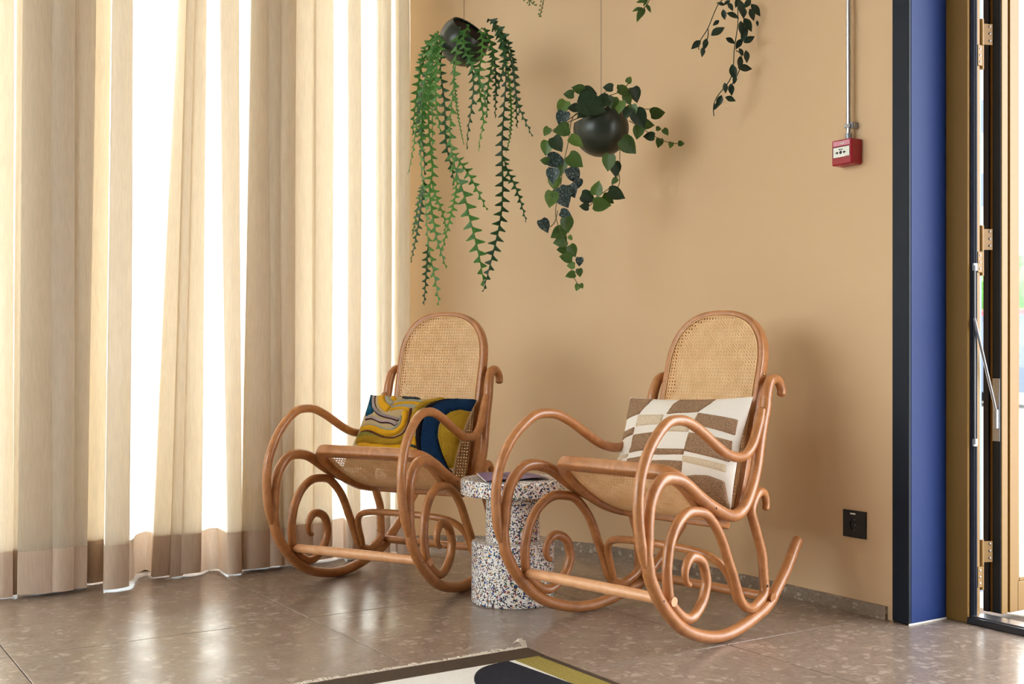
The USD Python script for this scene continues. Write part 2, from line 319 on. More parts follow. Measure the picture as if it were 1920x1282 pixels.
leafbox('leaf_rail', XL + 0.085, XL + 0.96, lf0, lf1, 0.018, 0.112, 'gold_metal')
leafbox('leaf_rail', XL + 0.085, XL + 0.96, lf0, lf1, ZL - 0.1, ZL, 'gold_metal')
leafbox('leaf_stile', XL + 0.96, XL + 1.05, lf0, lf1, 0.018, ZL, 'gold_metal')
leafbox('glazing_bead', XL + 0.0855, XL + 0.098, lf0 + 0.004, lf0 + 0.016, 0.112, ZL - 0.1, 'gold_metal')
leafbox('glazing_bead', XL + 0.099, XL + 0.95, lf0 + 0.004, lf0 + 0.016, 0.112, 0.124, 'gold_metal')
obj('leaf_pane', box(XL + 0.086, XL + 0.959, lf0 + 0.02, lf0 + 0.032, 0.113, ZL - 0.101), 'pane_glass', dr, smooth=False)
obj('leaf_edge_strip', box(XL - 0.003, XL + 0.001, lf0 + 0.003, lf0 + 0.031, 0.02, ZL - 0.01), 'dark_blue', dr, smooth=False)
obj('leaf_gasket', box(XL - 0.010, XL + 0.001, lf1 - 0.022, lf1 - 0.004, 0.02, ZL - 0.01), 'gasket', dr, smooth=False)
# hinges
def hinge(z):
    h = obj('hinge', cat_([
        cyl(0.0085, 0.082, (XD + 0.066, YJ - 0.001, z)), ]), 'gold_metal', dr)
    obj('hinge_knuckle', cyl(0.0085, 0.075, (XD + 0.066, YJ - 0.001, z - 0.080)), 'gold_metal', h)
    obj('hinge_leaf', box(XD + 0.040, XD + 0.062, YJ - 0.0085, YJ - 0.0045, z - 0.108, z - 0.043, 0.0008), 'gold_metal', h)
    up = extr(Polygon([(0, 0), (0.045, 0), (0.045, 0.066), (0, 0.066)], [[(0.006, 0.018), (0.012, 0.018), (0.012, 0.046), (0.006, 0.046)]]), 0.004)
    V = np.array(up.vertices); up.vertices = np.stack([XD + 0.071 + V[:, 0], lf1 - 0.024 - V[:, 0] * 0.35 + 0.0 * V[:, 1] + V[:, 2], z - 0.034 + V[:, 1]], 1)
    obj('hinge_leaf', up, 'gold_metal', h, smooth=False)
    for q in range(3):
        obj('screw', dome(0.0042, (XD + 0.051, YJ - 0.0085, z - 0.055 - 0.0205 * q), (0, -1, 0)), 'steel', h)
        obj('screw', dome(0.0042, (XD + 0.106, lf1 - 0.038, z + 0.024 - 0.0225 * q), (-0.33, -0.94, 0)), 'steel', h)
def cyl(r, h, c, axis=(0, 0, 1), sides=24):
    m = trimesh.creation.cylinder(radius=r, height=h, sections=sides)
    m.apply_transform(trimesh.geometry.align_vectors([0, 0, 1], axis)); m.apply_translation(c); return m
def dome(r, c, axis):
    m = lathe([(0, 0.55 * r), (0.55 * r, 0.45 * r), (0.9 * r, 0.2 * r), (r, 0), (0, 0)], 14)
    m.apply_transform(trimesh.geometry.align_vectors([0, 0, 1], axis)); m.apply_translation(c); return m
for z in (0.216, 1.207, 1.858):
    hinge(z)
# closer / stay arm between jamb channel and leaf
p0, p1 = np.array([XD + 0.006, YJ - 0.020, 0.953]), np.array([XL - 0.012, lf0 + 0.013, 0.665])
arm_ = obj('stay_arm', ptube(np.array([p0 + (p1 - p0) * t for t in np.linspace(0, 1, 8)]), 0.0044, 12), 'grey_alu', dr)
obj('arm_shoe', box(XL - 0.020, XL - 0.006, lf0 + 0.006, lf0 + 0.018, 0.605, 0.668, 0.002), 'grey_alu', arm_)
obj('arm_plate', box(XL - 0.006, XL - 0.003, lf0 + 0.004, lf0 + 0.030, 0.565, 0.765, 0.0008), 'grey_alu', arm_)
obj('slide_rail', box(XD + 0.014, XD + 0.022, YJ - 0.014, YJ - 0.0065, 0.56, 1.12, 0.001), 'black_metal', arm_)
for z in (0.565, 1.115):
    obj('rail_stop', box(XD + 0.013, XD + 0.033, YJ - 0.013, YJ - 0.0062, z - 0.012, z + 0.012, 0.001), 'grey_alu', arm_)
obj('jamb', box(XD + 0.0005, XD + 0.052, 0.20, 0.275, 0, ZC, 0.0015), 'gold_metal', dr)
struct('wall_front', box(XW, XD + 0.06, Y0, 0.199, 0, ZC), 'wall_paint', False)
struct('canopy', box(XD + 0.06, XD + 1.7, -2.0, 4.6, 3.12, 3.30), 'back_paint', False)

# ------------------------------------------------------------------ outdoors
pav = thing('street_paving', kind='structure')
obj('ground', box(-40, X0 - 0.16, -40, YG + 0.2, -0.30, -0.03), 'paving', pav, smooth=False)
obj('ground', box(XD + 0.26, 60, -40, 40, -0.30, -0.03), 'paving', pav, smooth=False)
obj('ground', box(-40, XD + 0.26, YG + 0.21, 40, -0.30, -0.03), 'paving', pav, smooth=False)
obj('sill_strip', box(XD + 0.09, XD + 0.26, -3, 2.6, -0.05, -0.012), 'paving', pav, smooth=False)
for i in range(16):
    for j in range(6):
        x0, y0 = XD + 0.27 + i * 0.5, 0.6 + j * 0.5 + 0.25 * (i % 2)
        obj('paving_slab', box(x0 + 0.006, x0 + 0.494, y0 + 0.006, y0 + 0.494, -0.03, -0.010, 0.003), 'paving', pav, smooth=False)
pc = on_x(1836.5, 900, 3.70)
post = obj('slim_post', cat_([box(pc[0] - 0.006, pc[0] + 0.006, pc[1] - 0.005, pc[1] + 0.005, -0.01, 2.7, 0.001), box(pc[0] - 0.012, pc[0] + 0.012, pc[1] - 0.01, pc[1] + 0.01, -0.012, 0.01, 0.001)]), 'pale_blue_metal')
tag(post, 'slim pale blue upright seen through the hinge gap of the open door', 'post')
bl = thing('white_building', 'white building with grey windows across the street, seen past the open door', 'building', (0, 0, 0))
bp = ray(1925, 400); BX = 24.0
obj('facade', box(BX, BX + 6, 6.0, 30.0, -0.03, 9.5), 'facade_white', bl, smooth=False)
for k in range(9):
    for z in (2.4, 4.1, 5.8, 7.5):
        wv = obj('window', box(BX - 0.06, BX - 0.002, 6.8 + k * 2.4, 8.2 + k * 2.4, z, z + 1.0, 0.01), 'facade_white', bl, smooth=False)
        obj('pane', box(BX - 0.09, BX - 0.061, 6.9 + k * 2.4, 8.1 + k * 2.4, z + 0.1, z + 0.9), 'window_grey', wv, smooth=False)
hd = []
for k in range(60):
    s = trimesh.creation.icosphere(subdivisions=2, radius=0.55 + 0.25 * random.random())
    v = np.array(s.vertices); s.vertices = v * (0.8 + 0.5 * meshkit.noise(v * 5 + k, 3)[:, None]); s.apply_translation([20.5 + random.random(), 6 + k * 0.3, 1.5 + 0.9 * random.random()]); hd.append(s)
tag(obj('hedge', cat_(hd), 'hedge_green'), 'bright green hedge outdoors beyond the open door', 'hedge')
tag(obj('red_barrier', box(19.0, 19.2, 5.0, 24.0, 1.28, 1.62, 0.03), 'red_paint'), 'long red barrier in front of the hedge outdoors', 'barrier')
car = thing('parked_car', 'silver parked car outdoors, seen through the glass of the open door', 'car', (17.0, 11.4, 0.0), 90)
def side_poly(P, w):
    m = extr(Polygon(P).buffer(0.05).buffer(-0.02), w); V = np.array(m.vertices); m.vertices = np.stack([V[:, 0], V[:, 2] - w / 2, V[:, 1]], 1); m.invert(); return m
obj('car_body', side_poly([(-2.1, 0.25), (2.1, 0.25), (2.15, 0.7), (1.3, 0.9), (0.5, 1.38), (-1.2, 1.4), (-2.0, 0.95)], 1.7), 'car_silver', car)
obj('side_window', side_poly([(-1.25, 0.95), (1.0, 0.92), (0.42, 1.28), (-1.0, 1.3)], 1.72), 'window_grey', car)
for x in (-1.3, 1.3):
    for y in (-0.78, 0.78):
        obj('wheel', cyl(0.32, 0.2, (x, y, 0.30), (0, 1, 0)), 'tyre', car)

# ------------------------------------------------------------------ curtain
def fold(nodes, at, ab, bt, bb, y0, layers=3, gap=0.035):
    """One gathered pleat from pixel column a to b (at the top / at the bottom), its fabric doubled back in layers."""
    y = y0
    for k in range(layers):
        f = k % 2 == 0; ins = 1.5 * (k > 0)
        p, q = ((at + ins, ab + ins), (bt - ins * (k < layers - 1), bb - ins * (k < layers - 1)))
        if not f: p, q = q, p
        m = ((p[0] + q[0]) / 2, (p[1] + q[1]) / 2)
        nodes += [(p[0], p[1], y + 0.008), (m[0], m[1], y - 0.006 if k == 0 else y), (q[0], q[1], y + 0.008)]
        y += gap
    return y
N_ = []
for k in range(26):
    x = -470 * 2 + k * 36 - 8
    N_ += [(x, x, 4.33 + 0.05 * (k % 2) + 0.02 * math.sin(k * 2.1)), (x + 20, x + 20, 4.36 - 0.04 * (k % 2))]
N_ += [(-8, -12, 4.36)]
fold(N_, -4, -8, 27, 24, 4.315, 3, 0.02)
fold(N_, 30, 23, 50, 36, 4.335, 3, 0.02)
fold(N_, 44, 32, 98, 98, 4.30, 7, 0.018)
fold(N_, 95, 95, 141, 139, 4.30, 7, 0.018)
fold(N_, 138, 134, 181, 163, 4.32, 7, 0.018)
fold(N_, 179, 161, 209, 194, 4.40, 3, 0.018)
fold(N_, 211, 195, 250, 243, 4.27, 3, 0.03)
N_ += [(268, 256, 4.47), (298, 272, 4.52)]
N_ += [(322, 284, 4.47)]
fold(N_, 334, 283, 354, 322, 4.385, 3, 0.022)
fold(N_, 350, 318, 370, 343, 4.375, 3, 0.022)
fold(N_, 366, 339, 388, 377, 4.365, 3, 0.022)
N_ += [(396, 394, 4.46), (404, 410, 4.45)]
fold(N_, 411, 427, 448, 453, 4.31, 3, 0.03)
N_ += [(461, 456, 4.44)]
fold(N_, 470, 452, 504, 508, 4.33, 7, 0.016)
fold(N_, 500, 504, 526, 530, 4.335, 5, 0.02)
fold(N_, 522, 526, 556, 550, 4.34, 5, 0.02)
fold(N_, 551, 546, 592, 590, 4.37, 3, 0.022)
fold(N_, 587, 585, 625, 623, 4.375, 3, 0.022)
N_ += [(636, 634, 4.45), (644, 644, 4.45)]
fold(N_, 652, 650, 677, 677, 4.36, 3, 0.025)
N_ += [(690, 690, 4.44), (706, 706, 4.44)]
fold(N_, 715, 715, 734, 733, 4.37, 3, 0.02)
N_ += [(741, 741, 4.43)]
fold(N_, 747, 747, 768, 769, 4.37, 3, 0.02)
def xat(px, y): return ray(px, HOR)[0] / ray(px, HOR)[1] * y
top = np.array([[xat(a, y), y] for a, b, y in N_]); bot = np.array([[xat(b, y), y] for a, b, y in N_])
def smooth_path(P):
    d = np.linalg.norm(np.diff((top + bot) / 2, axis=0), axis=1); t = np.r_[0, np.cumsum(np.maximum(d, 0.004) ** 0.5)]
    q = np.concatenate([np.linspace(t[i], t[i + 1], 6, endpoint=False) for i in range(len(t) - 1)] + [[t[-1]]])
    from scipy.interpolate import PchipInterpolator
    return PchipInterpolator(t, P)(q)
PT, PB = smooth_path(top), smooth_path(bot)
ZT, ZH = 3.22, 0.165
zref = CAM_H + HOR / FPX * 4.6
cw = thing('sheer_curtain', 'floor length cream sheer curtain in deep pleats across the window', 'curtain')
def curtain_rows(zs, off=0.0):
    V = []
    for z in zs:
        w = min(z / zref, 1.25)
        P = PB * (1 - w) + PT * w
        k = np.arange(len(P))
        wob = 0.004 * np.sin(k * 0.11 + z * 2.3) + 0.003 * np.sin(k * 0.37 - z * 3.1)
        V.append(np.stack([P[:, 0], P[:, 1] + wob + off, np.full(len(P), z)], 1))
    return np.array(V)
obj('fabric', grid(curtain_rows([ZH - 0.004, 0.4, 0.7, 1.0, 1.3, 1.6, 1.9, 2.2, 2.6, ZT])), 'sheer_fabric', cw, smooth=True)
hm = curtain_rows([0.012, 0.05, 0.09, 0.13, ZH])
hm[0, :, 2] += 0.006 * np.sin(np.arange(hm.shape[1]) * 0.05)
obj('hem', grid(hm), 'hem_fabric', cw, smooth=True, label='thicker tan hem band')
obj('heading_tape', grid(curtain_rows([ZT, ZT + 0.04])), 'hem_fabric', cw, smooth=True)
tag(obj('curtain_track', box(X0 + 0.1, XE + 0.06, 4.36, 4.42, ZC - 0.035, ZC - 0.002, 0.003), 'white_plastic'), 'white ceiling track carrying the sheer curtain', 'curtain track')
# ------------------------------------------------------------------ bentwood rocking chairs (x = backwards, y = to the chair's right, z up)
FRAME = [[362,714], [362,736], [345,757], [321,763], [296,755], [281,732], [269,699], [264,676], [234,600], [210,525], [197,487], [180,451], [161,422], [136,390], [100,365], [53,360], [-1,377], [-73,410], [-136,448], [-192,481], [-249,495], [-289,492], [-321,472], [-346,439], [-358,403], [-364,359], [-366,326], [-370,301], [-366,269], [-360,237], [-343,203], [-320,168], [-287,131], [-242,91], [-188,59], [-116,34], [-39,19], [40,19], [117,31], [186,48], [248,71], [298,111], [348,152], [390,197], [435,243]]
ARM = [[244,669], [230,639], [209,602], [184,565], [148,538], [116,531], [89,532], [42,544], [-15,572], [-76,609], [-127,636], [-168,651], [-207,655], [-245,652], [-282,635], [-317,608], [-349,574], [-371,539], [-390,497], [-399,454], [-402,412], [-399,360], [-393,320], [-387,291], [-379,268]]
SCROLL = [[-173,189], [-191,204], [-193,230], [-186,245], [-168,262], [-139,262], [-107,243], [-95,217], [-90,189], [-96,163], [-108,138], [-127,118], [-157,98], [-189,95], [-222,111], [-254,138], [-274,170], [-279,210], [-280,242], [-274,273], [-266,304], [-249,335], [-231,358], [-200,380], [-163,392], [-120,389], [-82,379], [-46,351], [-15,315], [10,271], [27,234], [45,197], [61,161], [74,128], [98,93], [147,72], [186,83], [221,106], [224,145], [221,181], [216,228], [202,265], [187,302], [170,340], [163,365], [171,383], [186,401], [205,414], [227,417], [244,403], [250,383], [247,363]]
TOE, LEAN, HALF = math.radians(-3.84), 0.0391, 0.2745
def side_pt(u, z, s):
    """A point of the splayed side plane: s = -1 or +1."""
    return np.array([u, s * (HALF - math.tan(-TOE) * u - LEAN * z), z])
def side_rod(pts, r0, s, n=150, taper0=None, taper1=None):
    P = arclen(spline(np.array(pts) / 1000.0, 900), n)
    R = np.full(n, r0); t = np.linspace(0, 1, n)
    if taper0: R *= np.clip(taper0[1] + (1 - taper0[1]) * t / taper0[0], 0, 1)
    if taper1: R *= np.clip(taper1[1] + (1 - taper1[1]) * (1 - t) / taper1[0], 0, 1)
    return ptube(np.array([side_pt(u, z, s) for u, z in P]), R, 16)
SEAT_Z = CubicSpline([-0.24, -0.19, -0.15, -0.07, 0.014, 0.09, 0.14], [0.512, 0.503, 0.472, 0.407, 0.356, 0.330, 0.322])
def seat_outline(n, inset=0.0):
    """Plan of the seat hoop: wide straight front, rounded corners, narrower back."""
    P = Polygon([(-0.188, -0.243), (-0.188, 0.243), (0.118, 0.205), (0.118, -0.205)]).buffer(-0.055 - inset).buffer(0.055)
    c = np.array(P.exterior.coords)[:-1]; c = arclen(np.vstack([c, c[:1]]), n + 1)[:-1]
    return c
def hoop(path3, w, h, up):
    """A rounded rectangular rail swept along a closed loop; w across, h along the direction up(i)."""
    n = len(path3); T = np.roll(path3, -1, 0) - np.roll(path3, 1, 0); T /= np.linalg.norm(T, axis=1, keepdims=True)
    U = up - T * (up * T).sum(1, keepdims=True); U /= np.linalg.norm(U, axis=1, keepdims=True); S = np.cross(T, U)
    a = np.linspace(0, 2 * np.pi, 16, endpoint=False); e = 0.45
    ca, sa = np.sign(np.cos(a)) * np.abs(np.cos(a)) ** e, np.sign(np.sin(a)) * np.abs(np.sin(a)) ** e
    w = np.broadcast_to(w, n); h = np.broadcast_to(h, n)
    V = path3[:, None] + S[:, None] * (ca[None, :] * w[:, None] / 2)[..., None] + U[:, None] * (sa[None, :] * h[:, None] / 2)[..., None]
    V = np.concatenate([V, V[:1]]); V = np.concatenate([V, V[:, :1]], 1)
    m = grid(V); m.merge_vertices(); m.fix_normals(); return m
def ribbons(poly, pitch, width, lift, f3, nsub=1):
    """Hand-woven cane: paired uprights, paired cross strands and two diagonals, each strand a thin flat strip clipped to poly."""
    parts = []; x0, y0, x1, y1 = poly.bounds; R = max(x1 - x0, y1 - y0) * 1.5; c = ((x0 + x1) / 2, (y0 + y1) / 2)
    def strand(a, b, w, dz):
        for gm in [LineString([a, b]).intersection(poly)]:
            for ln in getattr(gm, 'geoms', [gm]):
                if ln.is_empty or ln.length < 0.006: continue
                p, q = np.array(ln.coords[0]), np.array(ln.coords[-1]); d = (q - p) / np.linalg.norm(q - p); nn = np.array([-d[1], d[0]]) * w / 2
                k = max(2, int(np.ceil(ln.length / 0.03)) + 1) if nsub > 1 else 2
                t = np.linspace(0, 1, k)[:, None]; mid = p + (q - p) * t
                th = 0.0005
                ring = [(mid - nn, dz - th), (mid + nn, dz - th), (mid + nn, dz + th), (mid - nn, dz + th), (mid - nn, dz - th)]
                V = np.stack([f3(r[0][:, 0], r[0][:, 1], np.full(k, r[1])) for r in ring], 1)
                parts.append(grid(V))
    n = int(R / pitch)
    for i in range(-n, n + 1):
        for o in (-0.16, 0.16):
            strand((c[0] + (i + o) * pitch, y0 - 1), (c[0] + (i + o) * pitch, y1 + 1), width, lift)
            strand((x0 - 1, c[1] + (i + o) * pitch), (x1 + 1, c[1] + (i + o) * pitch), width, -lift)
    for i in range(-2 * n, 2 * n + 1):
        o = (i + 0.5) * pitch
        strand((c[0] - R + o, c[1] - R), (c[0] + R + o, c[1] + R), width * 1.15, 2 * lift)
        strand((c[0] - R + o, c[1] + R), (c[0] + R + o, c[1] - R), width * 1.15, -2 * lift)
    return cat_(parts)
BL = math.radians(15.0)                 # lean of the back
def back_pt(v, s, off=0.0):
    """v across, s up along the back, off forward of its front face."""
    v, s, off = np.broadcast_arrays(v, s, off)
    u = 0.187 + (s) * math.sin(BL) - off * math.cos(BL); z = 0.40 + s * math.cos(BL) + off * math.sin(BL)
    return np.stack([u, v, z], -1)
def back_outline(n, inset):
    P = []
    for a in np.linspace(0, np.pi, 60):
        c, s = math.cos(a), math.sin(a); P.append((0.197 * np.sign(c) * abs(c) ** 0.80, 0.405 + 0.202 * abs(s) ** 0.80))
    P = [(0.192, -0.055), (0.197, 0.05)] + P + [(-0.197, 0.05), (-0.192, -0.055)]
    g_ = Polygon(P).buffer(-0.02).buffer(0.02).buffer(-inset)
    c = np.array(g_.exterior.coords)[:-1]; return arclen(np.vstack([c, c[:1]]), n + 1)[:-1], g_
def make_chair(label):
    t = thing('rocking_chair', label, 'rocking chair')
    r1, r2 = 0.0182, 0.0150
    for s in (-1, 1):
        f_ = obj('side_frame', side_rod(FRAME, r1, s, 220, taper0=(0.08, 0.8)), 'bent_beech', t, smooth=True)
        for (u, z) in ((-0.320, 0.168), (-0.05, 0.395)):
            c = side_pt(u, z, s) + np.array([0, s * 0.0165, 0]); obj('screw_head', dome(0.0042, c, (0, s, 0)), 'screw_dark', f_)
        obj('arm', side_rod(ARM, 0.0155, s, 160, taper0=(0.04, 0.75), taper1=(0.05, 0.6)), 'bent_beech', t, smooth=True)
        sc = obj('scroll', side_rod(SCROLL, r2, s, 240, taper0=(0.06, 0.55), taper1=(0.05, 0.75)), 'bent_beech', t, smooth=True)
        c = side_pt(0.221, 0.130, s) + np.array([0, s * 0.0145, 0]); obj('screw_head', dome(0.004, c, (0, s, 0)), 'screw_dark', sc)
    a, b = np.array([-0.270, -0.303, 0.158]), np.array([-0.270, 0.303, 0.158])
    tt = np.linspace(0, 1, 24)[:, None]
    obj('front_stretcher', ptube(a + (b - a) * tt, 0.0135 + 0.004 * np.sin(np.pi * tt[:, 0]) ** 0.7, 20, caps=False), 'pale_beech', t, label='pale turned front stretcher')
    a, b = np.array([0.249, -0.271, 0.090]), np.array([0.249, 0.271, 0.090])
    obj('rear_stretcher', ptube(a + (b - a) * tt, 0.0150, 20, caps=False), 'bent_beech', t)
    br = [(0.092, 0.252, 0.100), (0.072, 0.246, 0.150), (0.045, 0.232, 0.205), (0.022, 0.190, 0.238), (0.005, 0.10, 0.251), (0.0, 0, 0.254)]
    br = br + [(x, -y, z) for x, y, z in br[-2::-1]]
    bo = obj('arched_brace', ptube(arclen(spline(br, 400), 110), 0.0122, 14), 'bent_beech', t, smooth=True)
    # seat: a bent hoop with woven cane
    n = 160; c = seat_outline(n); path3 = np.stack([c[:, 0], c[:, 1], SEAT_Z(c[:, 0])], 1)
    sl = SEAT_Z(c[:, 0], 1); up = np.stack([-sl, 0 * sl, np.ones(n)], 1); up /= np.linalg.norm(up, axis=1, keepdims=True)
    wide = 0.034 + 0.012 * np.clip((-0.10 - c[:, 0]) / 0.08, 0, 1)
    se = obj('seat_frame', hoop(path3, wide, 0.038, up), 'bent_beech', t, smooth=40)
    pin = Polygon(seat_outline(120, 0.0)).buffer(-0.012)
    def seat3(u, v, dz):
        s_ = SEAT_Z(u, 1); k = 1 / np.sqrt(1 + s_ ** 2); sag = 0.006
        return np.stack([u - s_ * k * dz, v, SEAT_Z(u) + k * dz - sag * 0], -1)
    obj('seat_cane', ribbons(pin, 0.0118, 0.0016, 0.0004, seat3, 6), 'cane', t, smooth=False)
    for (u, v) in ((-0.155, -0.238), (-0.155, 0.238), (-0.04, 0.222), (-0.04, -0.222)):
        obj('screw_head', dome(0.004, (u, v, float(SEAT_Z(u)) - 0.020), (0, 0, -1)), 'screw_dark', se)
    # back: arched hoop with woven cane near its front face
    c, _ = back_outline(170, 0.010); p3 = back_pt(c[:, 0], c[:, 1], -0.016)
    nrm = np.tile([-math.cos(BL), 0, math.sin(BL)], (170, 1))
    bf = obj('back_frame', hoop(p3, 0.020, 0.038, nrm), 'bent_beech', t, smooth=40)
    _, g_ = back_outline(170, 0.016)
    obj('back_cane', ribbons(g_, 0.0114, 0.0021, 0.0004, lambda v, s, dz: back_pt(v, s, -0.002 + dz), 1), 'cane', t, smooth=False)
    co, g2 = back_outline(170, 0.0215); sp = back_pt(co[:, 0], co[:, 1], 0.002)
    obj('cane_spline', ptube(np.vstack([sp, sp[:2]]), 0.0022, 6, caps=False), 'cane', bf, smooth=True)
    for s in (-1, 1):
        q = back_pt(s * 0.1975, 0.395, -0.016); obj('bolt_head', dome(0.0055, q, (0, s, 0)), 'brass', bf, label='brass bolt head')
    return t
CH_R, CH_L = ((2.346, 2.829), 10.243, 0.0), ((2.010, 3.858), 27.955, 0.0564)
chair = make_chair('right bentwood cane rocking chair, by the power socket, with the chequered cushion')
def place_chair(prim, spec):
    (x, y), rz, th = spec
    F = np.array(FRAME) / 1000.0
    zs = F[:, 0] * math.sin(th) + F[:, 1] * math.cos(th)
    z0 = 0.0182 - spline(np.stack([F[:, 0] * math.cos(th) - F[:, 1] * math.sin(th), zs], 1), 2000)[:, 1].min()
    x_ = UsdGeom.Xformable(prim)
    x_.ClearXformOpOrder()
    x_.AddTranslateOp().Set(Gf.Vec3d(x, y, float(z0))); x_.AddRotateZOp().Set(rz); x_.AddRotateYOp().Set(-math.degrees(th))
    return z0
place_chair(chair, CH_R)
chair2 = UsdGeom.Xform.Define(stage, numbered('/World/rocking_chair')).GetPrim()
chair2.GetReferences().AddInternalReference(chair.GetPath()); chair2.SetInstanceable(True)
z0L = place_chair(chair2, CH_L)
tag(chair2, 'left bentwood cane rocking chair, before the curtain, with the blue and yellow cushion', 'rocking chair', 'bentwood rocking chairs')
tag(chair, group='bentwood rocking chairs')
def chair_matrix(spec, z0):
    (x, y), rz, th = spec; a = math.radians(rz); R1 = np.array([[math.cos(a), -math.sin(a), 0], [math.sin(a), math.cos(a), 0], [0, 0, 1]])
    R2 = np.array([[math.cos(th), 0, -math.sin(th)], [0, 1, 0], [math.sin(th), 0, math.cos(th)]])
    return R1 @ R2, np.array([x, y, z0])

# ------------------------------------------------------------------ cushions
class Cushion:
    """A plump rectangular cushion; P(s, t, h): s 0..1 from the viewer's left, t 0..1 from the top, h off the front face. Frame: e0 across, e1 up, e2 forward."""
    def __init__(self, W, Hh, T, seed): self.W, self.H, self.T, self.seed = W, Hh, T, seed
    def P(self, s, t, h=0.0, front=True):
        a, b = 2 * np.asarray(s, float) - 1, 1 - 2 * np.asarray(t, float)
        x = a * self.W / 2 * (1 - 0.055 * (1 - b * b)) ; y = b * self.H / 2 * (1 - 0.06 * (1 - a * a))
        k = np.clip((1 - np.abs(a) ** 2.4), 0, 1) ** 0.62 * np.clip((1 - np.abs(b) ** 2.4), 0, 1) ** 0.62
        nz = meshkit.fbm(np.stack([a * 2.2, b * 2.2, 0 * a + self.seed], -1), 3, self.seed) - 0.5
        z = (self.T / 2 * k + 0.020 * nz * k ** 0.5) * (1 if front else -1)
        return np.stack([x, y, z + h * (1 if front else -1)], -1)
    def body(self, n=60):
        q = 0.5 - 0.5 * np.cos(np.linspace(0, np.pi, n)); S, T = np.meshgrid(q, q, indexing='ij')
        m = cat_([grid(self.P(S, T)), grid(self.P(S, T, front=False)[::-1])]); m.merge_vertices(); m.fix_normals(); return m
    def applique(self, poly, h, step=0.012, rough=0.0, seed=0, scale=160.0, rim=0.012):
        """A raised patch of cloth covering the polygon (in s, t), its edge rounded down to the cushion."""
        asp = self.W / self.H
        pts = [np.array(p) for p in poly.exterior.segmentize(step).coords[:-1]]; x0, y0, x1, y1 = poly.bounds
        gx, gy = np.meshgrid(np.arange(x0, x1, step), np.arange(y0, y1, step * asp)); gp = np.stack([gx.ravel(), gy.ravel()], 1)
        gp += RNG.uniform(-0.15, 0.15, gp.shape) * step
        ins = contains_xy(poly.buffer(-step * 0.5), gp[:, 0], gp[:, 1]); P2 = np.vstack([np.array(pts), gp[ins]]); nb = len(pts)
        tri = Delaunay(P2 * [1, 1 / asp]).simplices; cen = P2[tri].mean(1); tri = tri[contains_xy(poly, cen[:, 0], cen[:, 1])]
        bd = poly.exterior; d = np.array([bd.distance(Point(*q)) for q in P2]) * self.W
        hh = h * np.sqrt(np.clip(d / (rim), 0, 1))
        V = self.P(P2[:, 0], P2[:, 1], 0.0012)
        if rough: hh = hh + rough * np.clip(d / rim, 0, 1) * (meshkit.noise(V * scale, seed) - 0.3)
        V[:, 2] += hh; V[:nb, 2] -= 0.0016
        A, B, Cc = V[tri[:, 0]], V[tri[:, 1]], V[tri[:, 2]]; fl_ = np.cross(B - A, Cc - A)[:, 2] < 0; tri[fl_] = tri[fl_][:, ::-1]
        return trimesh.Trimesh(V, tri, process=False)
def place_cushion(name, label, cu, spec, z0, centre, lean, yaw, roll, group=None):
    """Stands the cushion against the chair's back: centre in the chair's own axes."""
    Rm, t0 = chair_matrix(spec, z0); c = Rm @ np.array(centre) + t0
    fwd = np.array([-math.cos(lean), 0, math.sin(lean)]); up = np.array([math.sin(lean), 0, math.cos(lean)])
    ya = math.radians(yaw); Rz = np.array([[math.cos(ya), -math.sin(ya), 0], [math.sin(ya), math.cos(ya), 0], [0, 0, 1]])
    fwd, up = Rz @ fwd, Rz @ up; right = np.cross(up, fwd)
    cr, sr = math.cos(math.radians(roll)), math.sin(math.radians(roll)); right, up = right * cr + up * sr, up * cr - right * sr
    e = [Rm @ v for v in (right, up, fwd)]
    x = UsdGeom.Xform.Define(stage, numbered('/World/' + name))
    x.AddTransformOp().Set(Gf.Matrix4d(*e[0], 0, *e[1], 0, *e[2], 0, *c, 1))
    return tag(x, label, 'cushion', group)
cuR = Cushion(0.485, 0.369, 0.125, 3)
cR = place_cushion('chequered_cushion', 'cushion of brown boucle and white cotton patches on the right rocking chair', cuR, CH_R, 0.0, (0.152, 0.027, 0.532), math.radians(22.6), 2.3, 2.0)
obj('cover', cuR.body(), 'cotton_white', cR, smooth=True)
